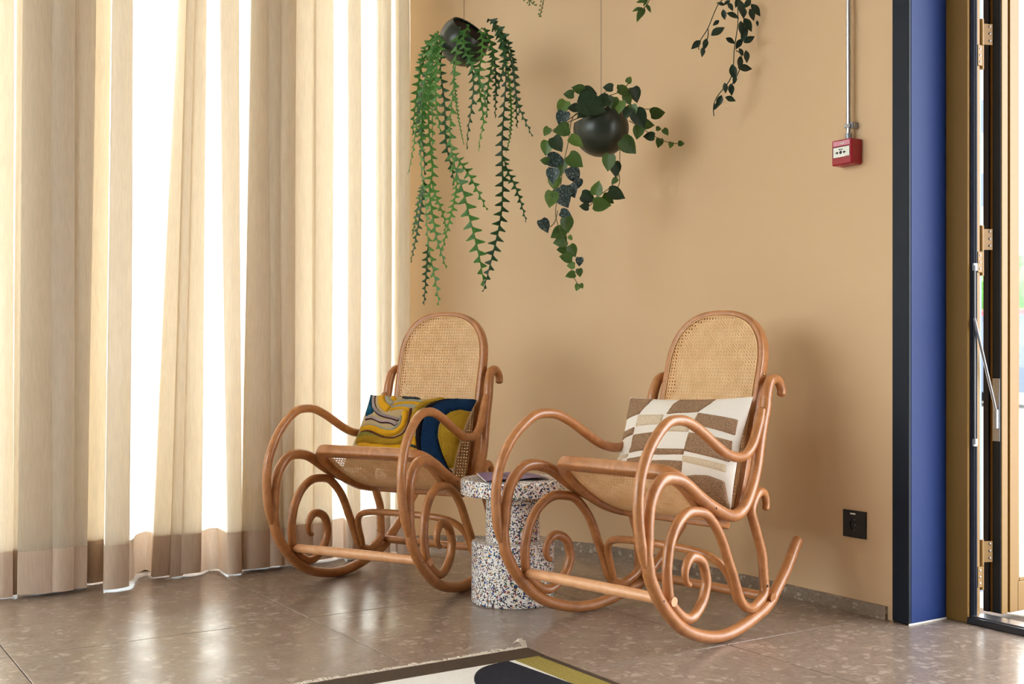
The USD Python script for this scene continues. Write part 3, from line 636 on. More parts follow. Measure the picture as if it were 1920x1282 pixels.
PAT = [
 ('b', [(0.0, 0.0), (0.222, 0.0), (0.218, 0.07), (0.172, 0.193), (0.0, 0.236)]),
 ('b', [(0.455, 0.0), (0.742, 0.0), (0.73, 0.07), (0.672, 0.168), (0.418, 0.196)]),
 ('c', [(0.163, 0.199), (0.404, 0.199), (0.406, 0.307), (0.160, 0.321)]),
 ('b', [(0.673, 0.173), (0.965, 0.225), (0.972, 0.368), (0.662, 0.295)]),
 ('b', [(0.0, 0.357), (0.158, 0.323), (0.158, 0.397), (0.0, 0.432)]),
 ('c', [(0.408, 0.300), (0.655, 0.307), (0.655, 0.374), (0.408, 0.380)]),
 ('b', [(0.158, 0.401), (0.407, 0.383), (0.393, 0.556), (0.153, 0.579)]),
 ('b', [(0.656, 0.376), (0.962, 0.417), (0.972, 0.606), (0.655, 0.560)]),
 ('b', [(0.396, 0.546), (0.659, 0.540), (0.659, 0.594), (0.394, 0.606)]),
 ('c', [(0.0, 0.590), (0.154, 0.582), (0.158, 0.626), (0.0, 0.650)]),
 ('b', [(0.16, 0.632), (0.394, 0.603), (0.396, 0.656), (0.157, 0.691)]),
 ('b', [(0.399, 0.656), (0.652, 0.648), (0.648, 0.782), (0.391, 0.788)]),
 ('c', [(0.650, 0.597), (0.955, 0.631), (0.962, 0.700), (0.648, 0.655)]),
 ('b', [(0.652, 0.786), (0.756, 0.756), (0.845, 0.746), (0.957, 0.773), (1.0, 1.0), (0.647, 1.0)]),
 ('b', [(0.0, 0.70), (0.157, 0.691), (0.172, 0.85), (0.0, 0.88)]),
 ('c', [(0.398, 0.827), (0.644, 0.816), (0.643, 1.0), (0.404, 1.0)]),
]
for i, (k, q_) in enumerate(PAT):
    obj('boucle_patch', cuR.applique(Polygon(q_).intersection(Polygon([(0.006, 0.006), (0.994, 0.006), (0.994, 0.994), (0.006, 0.994)])), 0.0035, 0.0075, 0.0045, i, 200.0, 0.006), 'boucle_brown' if k == 'b' else 'boucle_cream', cR, smooth=True, label='brown boucle patch' if k == 'b' else 'cream boucle patch')

cuL = Cushion(0.464, 0.331, 0.125, 8)
cL = place_cushion('tufted_cushion', 'cushion tufted in yellow, beige and navy swirls on the left rocking chair', cuL, CH_L, z0L, (0.105, 0.021, 0.535), math.radians(39.4), 7.3, -2.4)
obj('cover', cuL.body(), 'linen_beige', cL, smooth=True)
UNIT = Polygon([(0.006, 0.006), (0.994, 0.006), (0.994, 0.994), (0.006, 0.994)])
asp = 0.331 / 0.464
LAY = np.array([[0.7015, 0.0834, 0.0056], [0.0078, 0.7511, -0.0022], [-0.2868, 0.0853, 1.0]])
def lay(pts):
    """Pattern coordinates to the cushion's own (s, t)."""
    q = np.c_[np.array(pts, float), np.ones(len(pts))] @ LAY.T; return q[:, :2] / q[:, 2:]
def sw(name, pts, w, m, h=0.006, rough=0.004, label=None, step=0.0095):
    """A tufted band of width w (fraction of the cushion's width) along pts (s, t)."""
    L_ = spline(lay(pts) * [1, asp], 60); g_ = LineString(L_).buffer(w / 2, cap_style=2)
    area(name, [(a, b / asp) for a, b in g_.exterior.coords], m, h, rough, label, step, False)
def area(name, pts, m, h=0.006, rough=0.004, label=None, step=0.0095, lay_=True):
    g_ = Polygon(lay(pts) if lay_ else pts).buffer(0).intersection(UNIT)
    for q in getattr(g_, 'geoms', [g_]):
        if q.geom_type == 'Polygon' and q.area > 2e-4:
            obj(name, cuL.applique(Polygon(q.exterior), h, step, rough, 5, 200.0, 0.008), m, cL, smooth=True, label=label)
def ell(cx_, cy_, rx, ry, n=40, a0=0, a1=360): return [(cx_ + rx * math.cos(math.radians(a)), cy_ + ry * math.sin(math.radians(a))) for a in np.linspace(a0, a1, n)]
area('tufted_patch', [(0, 0), (0.035, 0.0), (0.05, 0.16), (0.075, 0.27), (0.14, 0.36), (0.13, 0.43), (0.0, 0.50)], 'tuft_teal', 0.009, 0.006, 'teal blue tufted corner')
def stitched(pts):
    sw('stitched_band', pts, 0.040, 'yarn_maroon', 0.004, 0.001, 'maroon band with white stitches')
    L_ = arclen(spline(lay(pts) * [1, asp], 300), 46); T_ = np.gradient(L_, axis=0); T_ /= np.linalg.norm(T_, axis=1, keepdims=True); V_ = []
    for p, t in zip(L_[1:-1], T_[1:-1]):
        nn = np.array([-t[1], t[0]]) * 0.0125; q = np.array([p - nn, p + nn]) / [1, asp]
        if (q > 0.02).all() and (q < 0.98).all(): V_.append(ptube(cuL.P(q[:, 0], q[:, 1], 0.0062), 0.0011, 5))
    obj('white_stitches', cat_(V_), 'yarn_white', cL, smooth=True)
stitched([(0.055, 0.02), (0.075, 0.17), (0.13, 0.32), (0.22, 0.43), (0.34, 0.485), (0.50, 0.53)])
stitched([(0.01, 0.545), (0.10, 0.525), (0.20, 0.55), (0.29, 0.60), (0.36, 0.595), (0.49, 0.63)])
sw('yellow_band', [(0.175, 0.0), (0.19, 0.14), (0.25, 0.26), (0.34, 0.34)], 0.072, 'tuft_yellow', 0.007)
sw('grey_band', [(0.245, 0.02), (0.26, 0.10), (0.31, 0.18), (0.36, 0.23)], 0.045, 'yarn_grey', 0.007)
sw('yellow_band', [(0.315, 0.02), (0.33, 0.08), (0.37, 0.13)], 0.040, 'tuft_yellow', 0.007)
sw('grey_band', [(0.40, 0.20), (0.50, 0.115), (0.62, 0.115), (0.70, 0.13)], 0.030, 'yarn_grey', 0.007)
sw('yellow_band', [(0.37, 0.26), (0.50, 0.165), (0.66, 0.185)], 0.030, 'tuft_yellow', 0.007)
sw('grey_band', [(0.36, 0.315), (0.48, 0.235), (0.62, 0.25)], 0.028, 'yarn_grey', 0.007)
sw('yellow_band', [(0.35, 0.365), (0.46, 0.30), (0.57, 0.32)], 0.030, 'tuft_yellow', 0.007)
area('eye_patch', ell(0.505, 0.045, 0.095, 0.036), 'yarn_slate', 0.011, 0.004, 'dark grey tufted eye')
sw('grey_band', [(-0.02, 0.715), (0.14, 0.685), (0.28, 0.715), (0.40, 0.735), (0.475, 0.675), (0.505, 0.58), (0.49, 0.44)], 0.030, 'yarn_grey', 0.004)
sw('yellow_band', [(-0.03, 0.785), (0.12, 0.735), (0.26, 0.77), (0.40, 0.80), (0.50, 0.74), (0.55, 0.60), (0.545, 0.45), (0.52, 0.34)], 0.056, 'tuft_yellow', 0.008)
sw('brown_band', [(-0.03, 0.86), (0.12, 0.81), (0.26, 0.85), (0.42, 0.88), (0.54, 0.80), (0.595, 0.64), (0.595, 0.46), (0.565, 0.28)], 0.030, 'yarn_brown', 0.005, 0.001)
sw('olive_band', [(-0.05, 0.94), (0.08, 0.875), (0.22, 0.895), (0.36, 0.935)], 0.046, 'tuft_olive', 0.009, 0.006)
sw('mustard_band', [(-0.04, 1.03), (0.10, 0.965), (0.24, 0.95), (0.40, 0.955), (0.54, 0.89), (0.625, 0.74), (0.645, 0.56), (0.635, 0.34), (0.665, 0.18), (0.80, 0.03)], 0.066, 'tuft_mustard', 0.011, 0.008)
area('mustard_patch', [(0.0, 1.06), (0.30, 1.0), (0.45, 0.99), (0.57, 0.92), (0.66, 0.79), (0.69, 0.70), (0.71, 0.80), (0.74, 1.0), (0.72, 1.12), (0.0, 1.12)], 'tuft_yellow', 0.005)
sw('slate_band', [(0.60, 0.94), (0.66, 0.90), (0.72, 0.90)], 0.034, 'yarn_slate', 0.011, 0.005)
area('navy_patch', [(0.86, 0.0), (1.01, 0), (1.01, 0.16), (0.94, 0.18), (0.89, 0.24), (0.86, 0.34), (0.85, 0.48), (0.865, 0.64), (0.92, 0.84), (0.98, 1), (0.98, 1.12), (0.78, 1.12), (0.745, 0.80), (0.725, 0.52), (0.735, 0.28), (0.79, 0.12)], 'tuft_navy', 0.010, 0.007, 'navy tufted area')
sw('black_band', [(0.87, -0.02), (0.775, 0.11), (0.712, 0.26), (0.702, 0.50), (0.722, 0.75), (0.76, 1.0), (0.77, 1.1)], 0.050, 'tuft_black', 0.008, 0.004)
area('black_patch', [(0.72, 0.96), (0.84, 0.95), (0.93, 1.0), (1.0, 1.0), (1.0, 1.12), (0.72, 1.12)], 'tuft_black', 0.012, 0.006)
area('mustard_fan', [(1.01, 0.17), (0.95, 0.175), (0.895, 0.24), (0.865, 0.34), (0.855, 0.48), (0.868, 0.64), (0.92, 0.84), (0.98, 1.0), (1.01, 0.9)], 'tuft_mustard', 0.008, 0.005, 'mustard ribbed fan')
for k_ in range(4):
    o = 0.026 * k_
    sw('mustard_rib', [(1.0, 0.20 + o * 1.3), (0.945 + o * 0.5, 0.215 + o * 1.6), (0.90 + o * 0.9, 0.30 + o), (0.878 + o, 0.44), (0.885 + o, 0.60), (0.93 + o * 0.8, 0.80), (0.99, 0.97)], 0.020, 'tuft_mustard', 0.014, 0.007)

# ------------------------------------------------------------------ side table and leaflet
TX_, TY_ = 2.171, 3.364
st = thing('side_table', 'speckled recycled plastic drum table between the two rocking chairs', 'side table', (TX_, TY_, 0))
def rl(r, z, b): return [(r - b, z - 0), (r - b * 0.3, z - b * 0.3), (r, z - b)]
obj('table_top', lathe([(0, 0.366), (0.172, 0.366), (0.1765, 0.3685), (0.178, 0.373), (0.178, 0.411), (0.1765, 0.4165), (0.172, 0.419), (0, 0.419)], 80), 'recycled_plastic', st, smooth=25)
obj('stem', lathe([(0, 0.207), (0.092, 0.207), (0.092, 0.367), (0, 0.367)], 64), 'recycled_plastic', st, smooth=25)
obj('base_drum', lathe([(0, 0.0), (0.136, 0.0), (0.1395, 0.0025), (0.141, 0.007), (0.141, 0.200), (0.1395, 0.2055), (0.135, 0.208), (0, 0.208)], 72), 'recycled_plastic', st, smooth=25)
lf = thing('leaflet', 'violet folded leaflet lying open on the speckled side table', 'leaflet', (0, 0, 0))
def quad_sheet(A, B, C_, D, bulge, n=10):
    u = np.linspace(0, 1, n); S, T = np.meshgrid(u, u, indexing='ij'); S, T = S[..., None], T[..., None]
    V = A * (1 - S) * (1 - T) + B * S * (1 - T) + C_ * S * T + D * (1 - S) * T; V = V + np.array([0, 0, 1]) * bulge * np.sin(np.pi * S)
    W_ = V - np.array([0, 0, 0.0012]); m = cat_([grid(V), grid(W_[::-1])]); return m
zt = 0.4206
q = [on_z(894, 887, zt + 0.012), on_z(940, 886.5, zt + 0.004), on_z(976, 899, zt + 0.003), on_z(911, 902, zt + 0.008)]
obj('front_page', quad_sheet(q[0], q[1], q[2], q[3], 0.004), 'violet_paper', lf, smooth=True)
q2 = [on_z(940, 886.5, zt + 0.004), on_z(1003, 888, zt + 0.004), on_z(1034, 897.5, zt + 0.004), on_z(976, 899, zt + 0.003)]
obj('back_page', quad_sheet(q2[0], q2[1], q2[2], q2[3], 0.006), 'violet_paper', lf, smooth=True)
d_ = (q[3] - q[0]) / np.linalg.norm(q[3] - q[0])
obj('page_edge', ptube(np.array([q[0], q[3]]) - [0, 0, 0.001], 0.0016, 6), 'paper_white', lf)
def inset(Q, a, b, c, d, up): 
    f2 = lambda s, t: Q[0] * (1 - s) * (1 - t) + Q[1] * s * (1 - t) + Q[2] * s * t + Q[3] * (1 - s) * t + np.array([0, 0, up])
    return [f2(a, c), f2(b, c), f2(b, d), f2(a, d)]
w_ = inset(q, 0.45, 0.9, 0.25, 0.6, 0.0012); obj('printed_picture', quad_sheet(*w_, 0.004), 'paper_print', lf, smooth=True)
w_ = inset(q2, 0.35, 0.6, 0.3, 0.75, 0.0012); obj('printed_picture', quad_sheet(*w_, 0.006), 'paper_print', lf, smooth=True)

# ------------------------------------------------------------------ rug
rg = thing('rug', 'flat woven rug with dark border, black motif and mustard stripe at the lower edge', 'rug', (0, 0, 0))
RX, RY = 1.845, 2.785; zr = 0.009
def flat(name, pts, m, h=zr, label=None): 
    g_ = Polygon(pts).buffer(0).segmentize(0.02); obj(name, extr(g_, h, 0.0004), m, rg, smooth=False, label=label)
RW0, RY0 = 0.1, 0.75
flat('border_band', [(RW0, RY), (RX, RY), (RX - 0.004, 2.690), (RW0, 2.690)], 'rug_brown', label='dark brown border band')
blk = [(1.722, 2.688), (1.70, 2.688), (1.66, 2.683), (1.615, 2.662), (1.575, 2.622), (1.545, 2.575), (1.528, 2.53), (1.52, 2.46), (1.54, 2.34), (1.60, 2.2), (1.742, 2.2), (1.742, 2.40)]
sb = spline(np.array(blk[:9]), 40).tolist() + blk[9:]
bp = Polygon(sb).buffer(0)
flat('black_motif', sb, 'rug_black', label='rounded black motif')
mus = Polygon([(1.742, 2.689), (1.819, 2.689), (1.835, RY0), (1.742, RY0)])
flat('mustard_stripe', list(mus.exterior.coords), 'rug_mustard', label='ribbed mustard stripe')
cream = Polygon([(RW0, 2.689), (1.7415, 2.689), (1.7415, RY0), (RW0, RY0)]).difference(bp.buffer(0.0005))
for q_ in getattr(cream, 'geoms', [cream]):
    if q_.area > 1e-3: obj('cream_field', extr(q_, zr - 0.0004, 0.0004), 'rug_cream', rg, smooth=False)
flat('edge_binding', [(1.8195, 2.689), (RX - 0.004, 2.689), (RX + 0.012, RY0), (1.8355, RY0)], 'rug_brown', zr - 0.001)
fr = []
for k in range(420):
    x = RW0 + (RX - RW0) * k / 419; c = 0.5 + 0.5 * meshkit.noise(np.array([[x * 14, 0, 0]]), 4)[0]
    a = np.array([x, RY - 0.003, 0.008]); b = a + [random.uniform(-0.006, 0.006), 0.012 + 0.012 * c, -0.004 + 0.006 * c * random.random()]
    d = b + [random.uniform(-0.012, 0.012), 0.006 * random.random(), random.uniform(-0.003, 0.0)]; d[2] = max(d[2], 0.002)
    fr.append(ptube(spline([a, b, d], 5), 0.0022, 5))
for k in range(14):
    a = np.array([RX - 0.012 * random.random(), RY, 0.009]); b = a + [random.uniform(-0.012, 0.006), 0.014, 0.012 + 0.012 * random.random()]; d = b + [random.uniform(-0.018, 0.012), 0.012, -0.008]
    fr.append(ptube(spline([a, b, d], 7), 0.0022, 5))
obj('fringe', cat_(fr), 'rug_fringe', rg, smooth=True, label='cream yarn fringe', kind='stuff')

# ------------------------------------------------------------------ fire alarm call point, conduit, socket (all on the plain wall)
def wx(px, py, off=0.0): return on_x(px, py, XW - off)
a0, a1 = wx(1558.8, 288, 0.052), wx(1596.8, 281, 0.052)
ya, yb = min(a0[1], a1[1]), max(a0[1], a1[1]); zb, zt_ = wx(1597, 305.5, 0.052)[2], wx(1597, 257.5, 0.052)[2]
yc_ = (ya + yb) / 2
fa = thing('fire_alarm_call_point', 'red break glass fire alarm box on the wall under the steel conduit', 'fire alarm', (XW, yc_, zb))
w2, hh_ = (yb - ya) / 2, zt_ - zb
obj('housing', box(-0.052, 0, -w2, w2, 0, hh_, 0.004), 'alarm_red', fa)
obj('window_recess', box(-0.0535, -0.0515, -w2 + 0.008, w2 - 0.007, hh_ * 0.30, hh_ * 0.72, 0.0004), 'ink', fa, smooth=False)
obj('glass_plate', box(-0.0545, -0.0528, -w2 + 0.008, w2 - 0.010, hh_ * 0.305, hh_ * 0.70, 0.0004), 'white_plastic', fa, smooth=False, label='white break glass plate')
obj('sticker', box(-0.0530, -0.0515, -w2 + 0.008, w2 - 0.008, hh_ * 0.76, hh_ * 0.95, 0.0003), 'alarm_sticker', fa, smooth=False, label='pale pink sticker with white scrawl')
def on_face(m, y, z, x, s=1.0):
    """Lettering from the xy plane onto a face looking towards -x (reads along -y)."""
    V = np.array(m.vertices) * s; m.vertices = np.stack([x - V[:, 2], y - V[:, 0], z + V[:, 1]], 1); return m
tx = meshkit.text_mesh('BREEK', 0.0042, 0.0004, True); wdt = tx.bounds[1][0]
obj('lettering', on_face(tx, 0.001 + wdt / 2, hh_ * 0.575, -0.0545), 'ink', fa, smooth=False)
obj('dot', cyl(0.0052, 0.0008, (-0.0547, 0.001, hh_ * 0.485), (1, 0, 0), 20), 'ink', fa)
for s in (-1, 1):
    ar = Polygon([(0, 0), (0.006, 0.0055), (0.006, 0.002), (0.0115, 0.002), (0.0115, -0.002), (0.006, -0.002), (0.006, -0.0055)])
    m = extr(ar, 0.0005); V = np.array(m.vertices); m.vertices = np.stack([-0.0545 - V[:, 2], 0.001 - s * (0.009 + V[:, 0]), hh_ * 0.485 + V[:, 1]], 1)
    m.fix_normals(); obj('arrow', m, 'ink', fa, smooth=False)
obj('red_line', box(-0.0549, -0.0545, -w2 + 0.011, -w2 + 0.028, hh_ * 0.318, hh_ * 0.330), 'alarm_red', fa, smooth=False)
scr = [ptube(spline([(-0.0533, -0.001 - 0.006 * k, hh_ * 0.80), (-0.0533, -0.004 - 0.006 * k, hh_ * 0.91), (-0.0533, -0.003 - 0.006 * k, hh_ * 0.82), (-0.0533, -0.007 - 0.006 * k, hh_ * 0.86)], 12), 0.0006, 5) for k in range(-1, 2)]
obj('scrawl', cat_(scr), 'white_plastic', fa)
cd = thing('conduit', 'vertical steel conduit running down the wall to the red fire alarm box', 'pipe', (XW - 0.024, yc_ - 0.006, 0))
obj('tube', cyl(0.0085, ZC - zt_ - 0.012, (0, 0, (ZC + zt_ + 0.012) / 2)), 'steel', cd)
obj('collar', cyl(0.0115, 0.020, (0, 0, zt_ + 0.0115)), 'grey_alu', cd)
for z in (zt_ + 0.045, 2.55):
    cl = obj('clip', cat_([box(-0.004, 0.024, -0.020, -0.0095, z - 0.009, z + 0.011, 0.001), box(-0.010, 0.004, -0.0125, 0.0115, z - 0.006, z + 0.006, 0.001).difference(cyl(0.0084, 0.1, (0, 0, z)), engine='manifold')]), 'grey_alu', cd)
    obj('clip_screw', dome(0.003, (0.006, -0.020, z), (0, -1, 0)), 'steel', cl)
s0, s1 = wx(1580.9, 979, 0.006), wx(1623, 986, 0.006)
ys0, ys1 = min(s0[1], s1[1]), max(s0[1], s1[1]); sz0, sz1 = wx(1602, 1007.6, 0.006)[2], wx(1602, 957.2, 0.006)[2]
so = thing('power_socket', 'black square power socket low on the wall beside the right rocking chair', 'socket', (XW, (ys0 + ys1) / 2, (sz0 + sz1) / 2))
hw = (ys1 - ys0) / 2; hz = (sz1 - sz0) / 2
fr_ = extr(Polygon([(-hw, -hz), (hw, -hz), (hw, hz), (-hw, hz)], [[(0.019 * math.cos(a), 0.019 * math.sin(a) - 0.003) for a in np.linspace(0, 2 * np.pi, 32)[:-1]]]), 0.007)
obj('cover_plate', on_face(fr_, 0, 0, 0), 'socket_black', so)
obj('well', cyl(0.0195, 0.002, (-0.001, 0, -0.003), (1, 0, 0), 32), 'socket_black', so)
obj('centre_screw', dome(0.0022, (-0.002, 0, -0.003), (-1, 0, 0)), 'steel', so)
for s in (-1, 1): obj('contact_hole', cyl(0.0024, 0.0008, (-0.0022, s * 0.0095, -0.003), (1, 0, 0), 12), 'ink', so)
for s in (-1, 1): obj('earth_clip', box(-0.006, -0.002, -0.002, 0.002, -0.003 + s * 0.0175 - 0.001, -0.003 + s * 0.0175 + 0.001), 'steel', so)
obj('label_strip', box(-0.0076, -0.007, -0.006, 0.016, hz * 0.70, hz * 0.82), 'white_plastic', so, smooth=False, label='small white label strip')
# ------------------------------------------------------------------ hanging plants
def bowl(R, open_deg, axis, centre, th=0.004):
    a = np.radians(np.linspace(open_deg, 180, 40)); o = np.stack([R * np.sin(a), R * np.cos(a)], 1)
    i = np.stack([(R - th) * np.sin(a), (R - th) * np.cos(a)], 1)[::-1]
    prof = np.vstack([i, [(R - th * 0.5) * math.sin(a[0]), (R - th * 0.5) * math.cos(a[0]) + th * 0.4]], ) if False else np.vstack([o[::-1], i[::-1]])
    prof[np.abs(prof[:, 0]) < 1e-6, 0] = 0
    m = trimesh.creation.revolve(prof, sections=56); m.apply_transform(trimesh.geometry.align_vectors([0, 0, 1], axis)); m.apply_translation(centre); m.fix_normals(); return m
def soil(R, open_deg, axis, centre):
    a = math.radians(open_deg + 12); m = trimesh.creation.cylinder(radius=R * math.sin(a) - 0.003, height=0.004, sections=40)
    V = np.array(m.vertices); V[:, 2] += 0.006 * meshkit.noise(V * 90, 2); m.vertices = V
    m.apply_translation([0, 0, R * math.cos(a)]); m.apply_transform(trimesh.geometry.align_vectors([0, 0, 1], axis)); m.apply_translation(centre); return m
def unit(v): v = np.asarray(v, float); return v / np.linalg.norm(v)
def leaf(base, tip, n, width, kind='heart', fold=0.22, curl=0.12):
    """A leaf blade from base to tip with face normal n."""
    base, tip = np.asarray(base, float), np.asarray(tip, float); L = np.linalg.norm(tip - base); t = (tip - base) / L
    n = unit(n - t * (n @ t)); s = np.cross(t, n); q = np.array([0, 0.06, 0.16, 0.3, 0.45, 0.6, 0.75, 0.88, 1.0])
    if kind == 'heart': w = np.array([0.10, 0.62, 0.92, 1.0, 0.94, 0.78, 0.52, 0.24, 0.0]); back = np.array([0, -0.10, -0.06, 0, 0, 0, 0, 0, 0])
    elif kind == 'round': w = np.array([0.15, 0.6, 0.88, 1.0, 0.98, 0.88, 0.66, 0.4, 0.12]); back = 0 * q
    else: w = np.array([0.06, 0.28, 0.62, 0.92, 1.0, 0.88, 0.60, 0.30, 0.0]); back = 0 * q
    w = w * width / 2; V = []
    for k in range(9):
        c = base + t * L * q[k] - n * L * curl * q[k] ** 2
        for f in (-1, -0.5, 0, 0.5, 1):
            V.append(c + s * w[k] * f + n * fold * abs(f) ** 1.5 * w[k] + t * L * back[k] * abs(f))
    return grid(np.array(V).reshape(9, 5, 3))
def px_leaf(parent, px, py, ln, ang, D, mat_, width=0.85, kind='heart', name='leaf', tilt=0.5):
    a = math.radians(ang); d = RIGHT * math.cos(a) - UP * math.sin(a); Lm = ln / FPX * D
    n = unit(-FWD * 0.85 + UP * RNG.uniform(-0.1, 0.65) * tilt * 1.4 + RIGHT * RNG.uniform(-0.6, 0.6) * tilt)
    d2 = unit(d + FWD * RNG.uniform(-0.35, 0.35) * tilt); c = at_depth(px, py, D)
    b, tp = c - d2 * Lm / 2, c + d2 * Lm / 2
    obj(name, leaf(b, tp, n, Lm * width, kind), mat_, parent, smooth=True); return b
def planter(name, label, c, R, od, axis, wire=True):
    t = thing(name, label, 'hanging plant')
    p = obj('pot', bowl(R, od, axis, c), 'pot_green', t, smooth=40); obj('soil', soil(R, od, axis, c), 'soil', t)
    top = c + np.array([0, 0, R * 0.8])
    obj('hanging_wire', cyl(0.0011, ZC - top[2], (c[0], c[1], (ZC + top[2]) / 2), sides=8), 'wire', t)
    return t
# -- fishbone cactus
D1 = 4.72; c1_ = at_depth(870, 77, D1)
fern = planter('fishbone_cactus_planter', 'green globe planter with long zigzag cactus fronds hanging in front of the curtain edge', c1_, 0.100, 58, unit(RIGHT * 0.55 - FWD * 0.45 + UP * 0.7))
def frond(pts, dD, scale=1.0, mat_='fern_green', phi=None, thin=1.0):
    """A flat zigzag stem hanging along the traced line; dD: how far behind (+) or in front (-) of the pot's centre it hangs."""
    P = []
    n = len(pts)
    for k, (x, y) in enumerate(pts):
        f = min(1, k / 1.5); P.append(at_depth(740 + x / 2.1367, y / 2.1367, D1 + dD * (0.55 + 0.45 * f) + 0.012 * math.sin(k * 1.7 + dD * 40)))
    C = spline(P, 300); Lr = np.linalg.norm(np.diff(C, axis=0), axis=1).sum(); m = int(Lr / 0.0036); C = arclen(C, m)
    T = np.gradient(C, axis=0); T /= np.linalg.norm(T, axis=1, keepdims=True)
    phi = RNG.uniform(-0.8, 0.8) if phi is None else phi
    s = np.arange(m) * Lr / (m - 1); V = []
    pitch = 0.048 * scale
    for k in range(m):
        ph = phi + 0.5 * math.sin(s[k] * 5 + phi * 7)
        S = unit(np.cross(T[k], -FWD * math.cos(ph) + RIGHT * math.sin(ph))); Nn = np.cross(S, T[k])
        env = min(1.0, 0.45 + s[k] / 0.06) * min(1.0, 0.25 + (Lr - s[k]) / 0.22); row = []
        for sg in (-1, 1):
            u = (s[k] / pitch + (0.5 if sg > 0 else 0)) % 1.0
            tooth = max(0, (u - 0.22) / 0.30) ** 1.25 if u < 0.52 else (1.0 if u < 0.62 else max(0, 1 - (u - 0.62) / 0.12) ** 0.7)
            w = (0.0030 + 0.033 * thin * tooth * scale) * env
            row.append(C[k] + S * sg * w + T[k] * 0.22 * w - Nn * 0.12 * w)
        V.append([row[0], 0.5 * row[0] + 0.5 * C[k] + Nn * 0.0006, C[k] + Nn * 0.0016, 0.5 * row[1] + 0.5 * C[k] + Nn * 0.0006, row[1]])
    obj('frond', grid(np.array(V)), mat_, fern, smooth=True)
FR = [([(265, 108), (247, 200), (240, 300), (230, 400), (222, 520), (230, 620), (250, 700), (275, 770), (295, 850), (315, 930), (335, 1010), (350, 1090), (357, 1150)], -0.16, 1.0, 'fern_green'),
 ([(232, 610), (262, 650), (298, 700), (330, 760), (370, 842)], -0.15, 0.72, 'fern_green'),
 ([(300, 130), (302, 230), (315, 320), (312, 400), (300, 480), (290, 600)], -0.15, 0.75, 'fern_dark'),
 ([(340, 120), (350, 200), (338, 300), (345, 400), (355, 480), (346, 540), (338, 606)], -0.13, 0.72, 'fern_green'),
 ([(372, 75), (400, 100), (430, 170), (445, 270), (442, 380), (435, 480), (430, 580), (432, 680), (432, 780), (425, 870), (405, 970), (380, 1070), (355, 1168)], 0.02, 0.85, 'fern_dark'),
 ([(385, 85), (430, 130), (462, 200), (480, 300), (490, 400), (520, 480), (550, 546)], 0.05, 0.68, 'fern_dark'),
 ([(440, 640), (455, 690), (480, 740), (508, 820), (527, 888)], 0.03, 0.62, 'fern_dark'),
 ([(175, 130), (155, 220), (142, 320), (125, 420), (110, 520), (104, 620), (112, 720), (125, 820), (130, 920), (140, 1010), (160, 1110), (176, 1222)], -0.05, 0.85, 'fern_green'),
 ([(178, 128), (120, 200), (98, 300), (95, 420), (85, 520), (70, 620), (53, 700)], 0.06, 0.6, 'fern_green'),
 ([(190, 140), (150, 330), (135, 450), (145, 600), (150, 700), (140, 760), (150, 850), (165, 940), (185, 1010), (206, 1076)], -0.09, 0.72, 'fern_green'),
 ([(118, 720), (105, 830), (85, 950), (64, 1052)], -0.03, 0.6, 'fern_dark'),
 ([(112, 740), (95, 820), (70, 944)], -0.01, 0.55, 'fern_green'),
 ([(134, 980), (126, 1100), (117, 1222)], -0.05, 0.6, 'fern_dark'),
 ([(150, 730), (175, 810), (203, 900), (190, 940)], -0.06, 0.6, 'fern_green'),
 ([(250, 720), (235, 820), (215, 900), (192, 998)], -0.13, 0.62, 'fern_green'),
 ([(205, 150), (185, 300), (200, 420), (205, 560), (222, 650), (238, 742)], -0.10, 0.75, 'fern_dark'),
 ([(235, 250), (243, 380), (255, 470), (277, 580)], -0.19, 0.35, 'fern_green'),
 ([(350, 110), (392, 240), (375, 340), (370, 430), (364, 474)], -0.06, 0.62, 'fern_green'),
 ([(360, 110), (398, 230), (405, 340), (403, 474)], -0.04, 0.6, 'fern_dark'),
 ([(400, 100), (465, 240), (485, 380), (491, 512)], 0.08, 0.62, 'fern_dark'),
 ([(415, 130), (455, 300), (465, 400), (466, 500), (446, 612)], 0.05, 0.35, 'fern_green'),
 ([(165, 150), (110, 260), (92, 360), (80, 450), (72, 540)], 0.02, 0.72, 'fern_green'),
 ([(180, 140), (130, 280), (112, 400), (108, 500), (98, 590)], -0.08, 0.72, 'fern_green'),
 ([(195, 150), (168, 280), (165, 400), (175, 480), (182, 530)], -0.12, 0.72, 'fern_green'),
 ([(405, 95), (425, 150), (440, 230), (420, 330), (395, 400)], -0.08, 0.6, 'fern_dark'),
 ([(172, 140), (140, 240), (150, 420), (150, 560), (152, 660)], -0.03, 0.8, 'fern_green'),
 ([(168, 150), (118, 330), (100, 450), (112, 580), (118, 700)], 0.03, 0.8, 'fern_dark'),
 ([(300, 100), (280, 190), (330, 300), (360, 380), (350, 440)], -0.17, 0.7, 'fern_green')]
for pts, dD, sc_, m_ in FR: frond(pts, dD, sc_, m_)
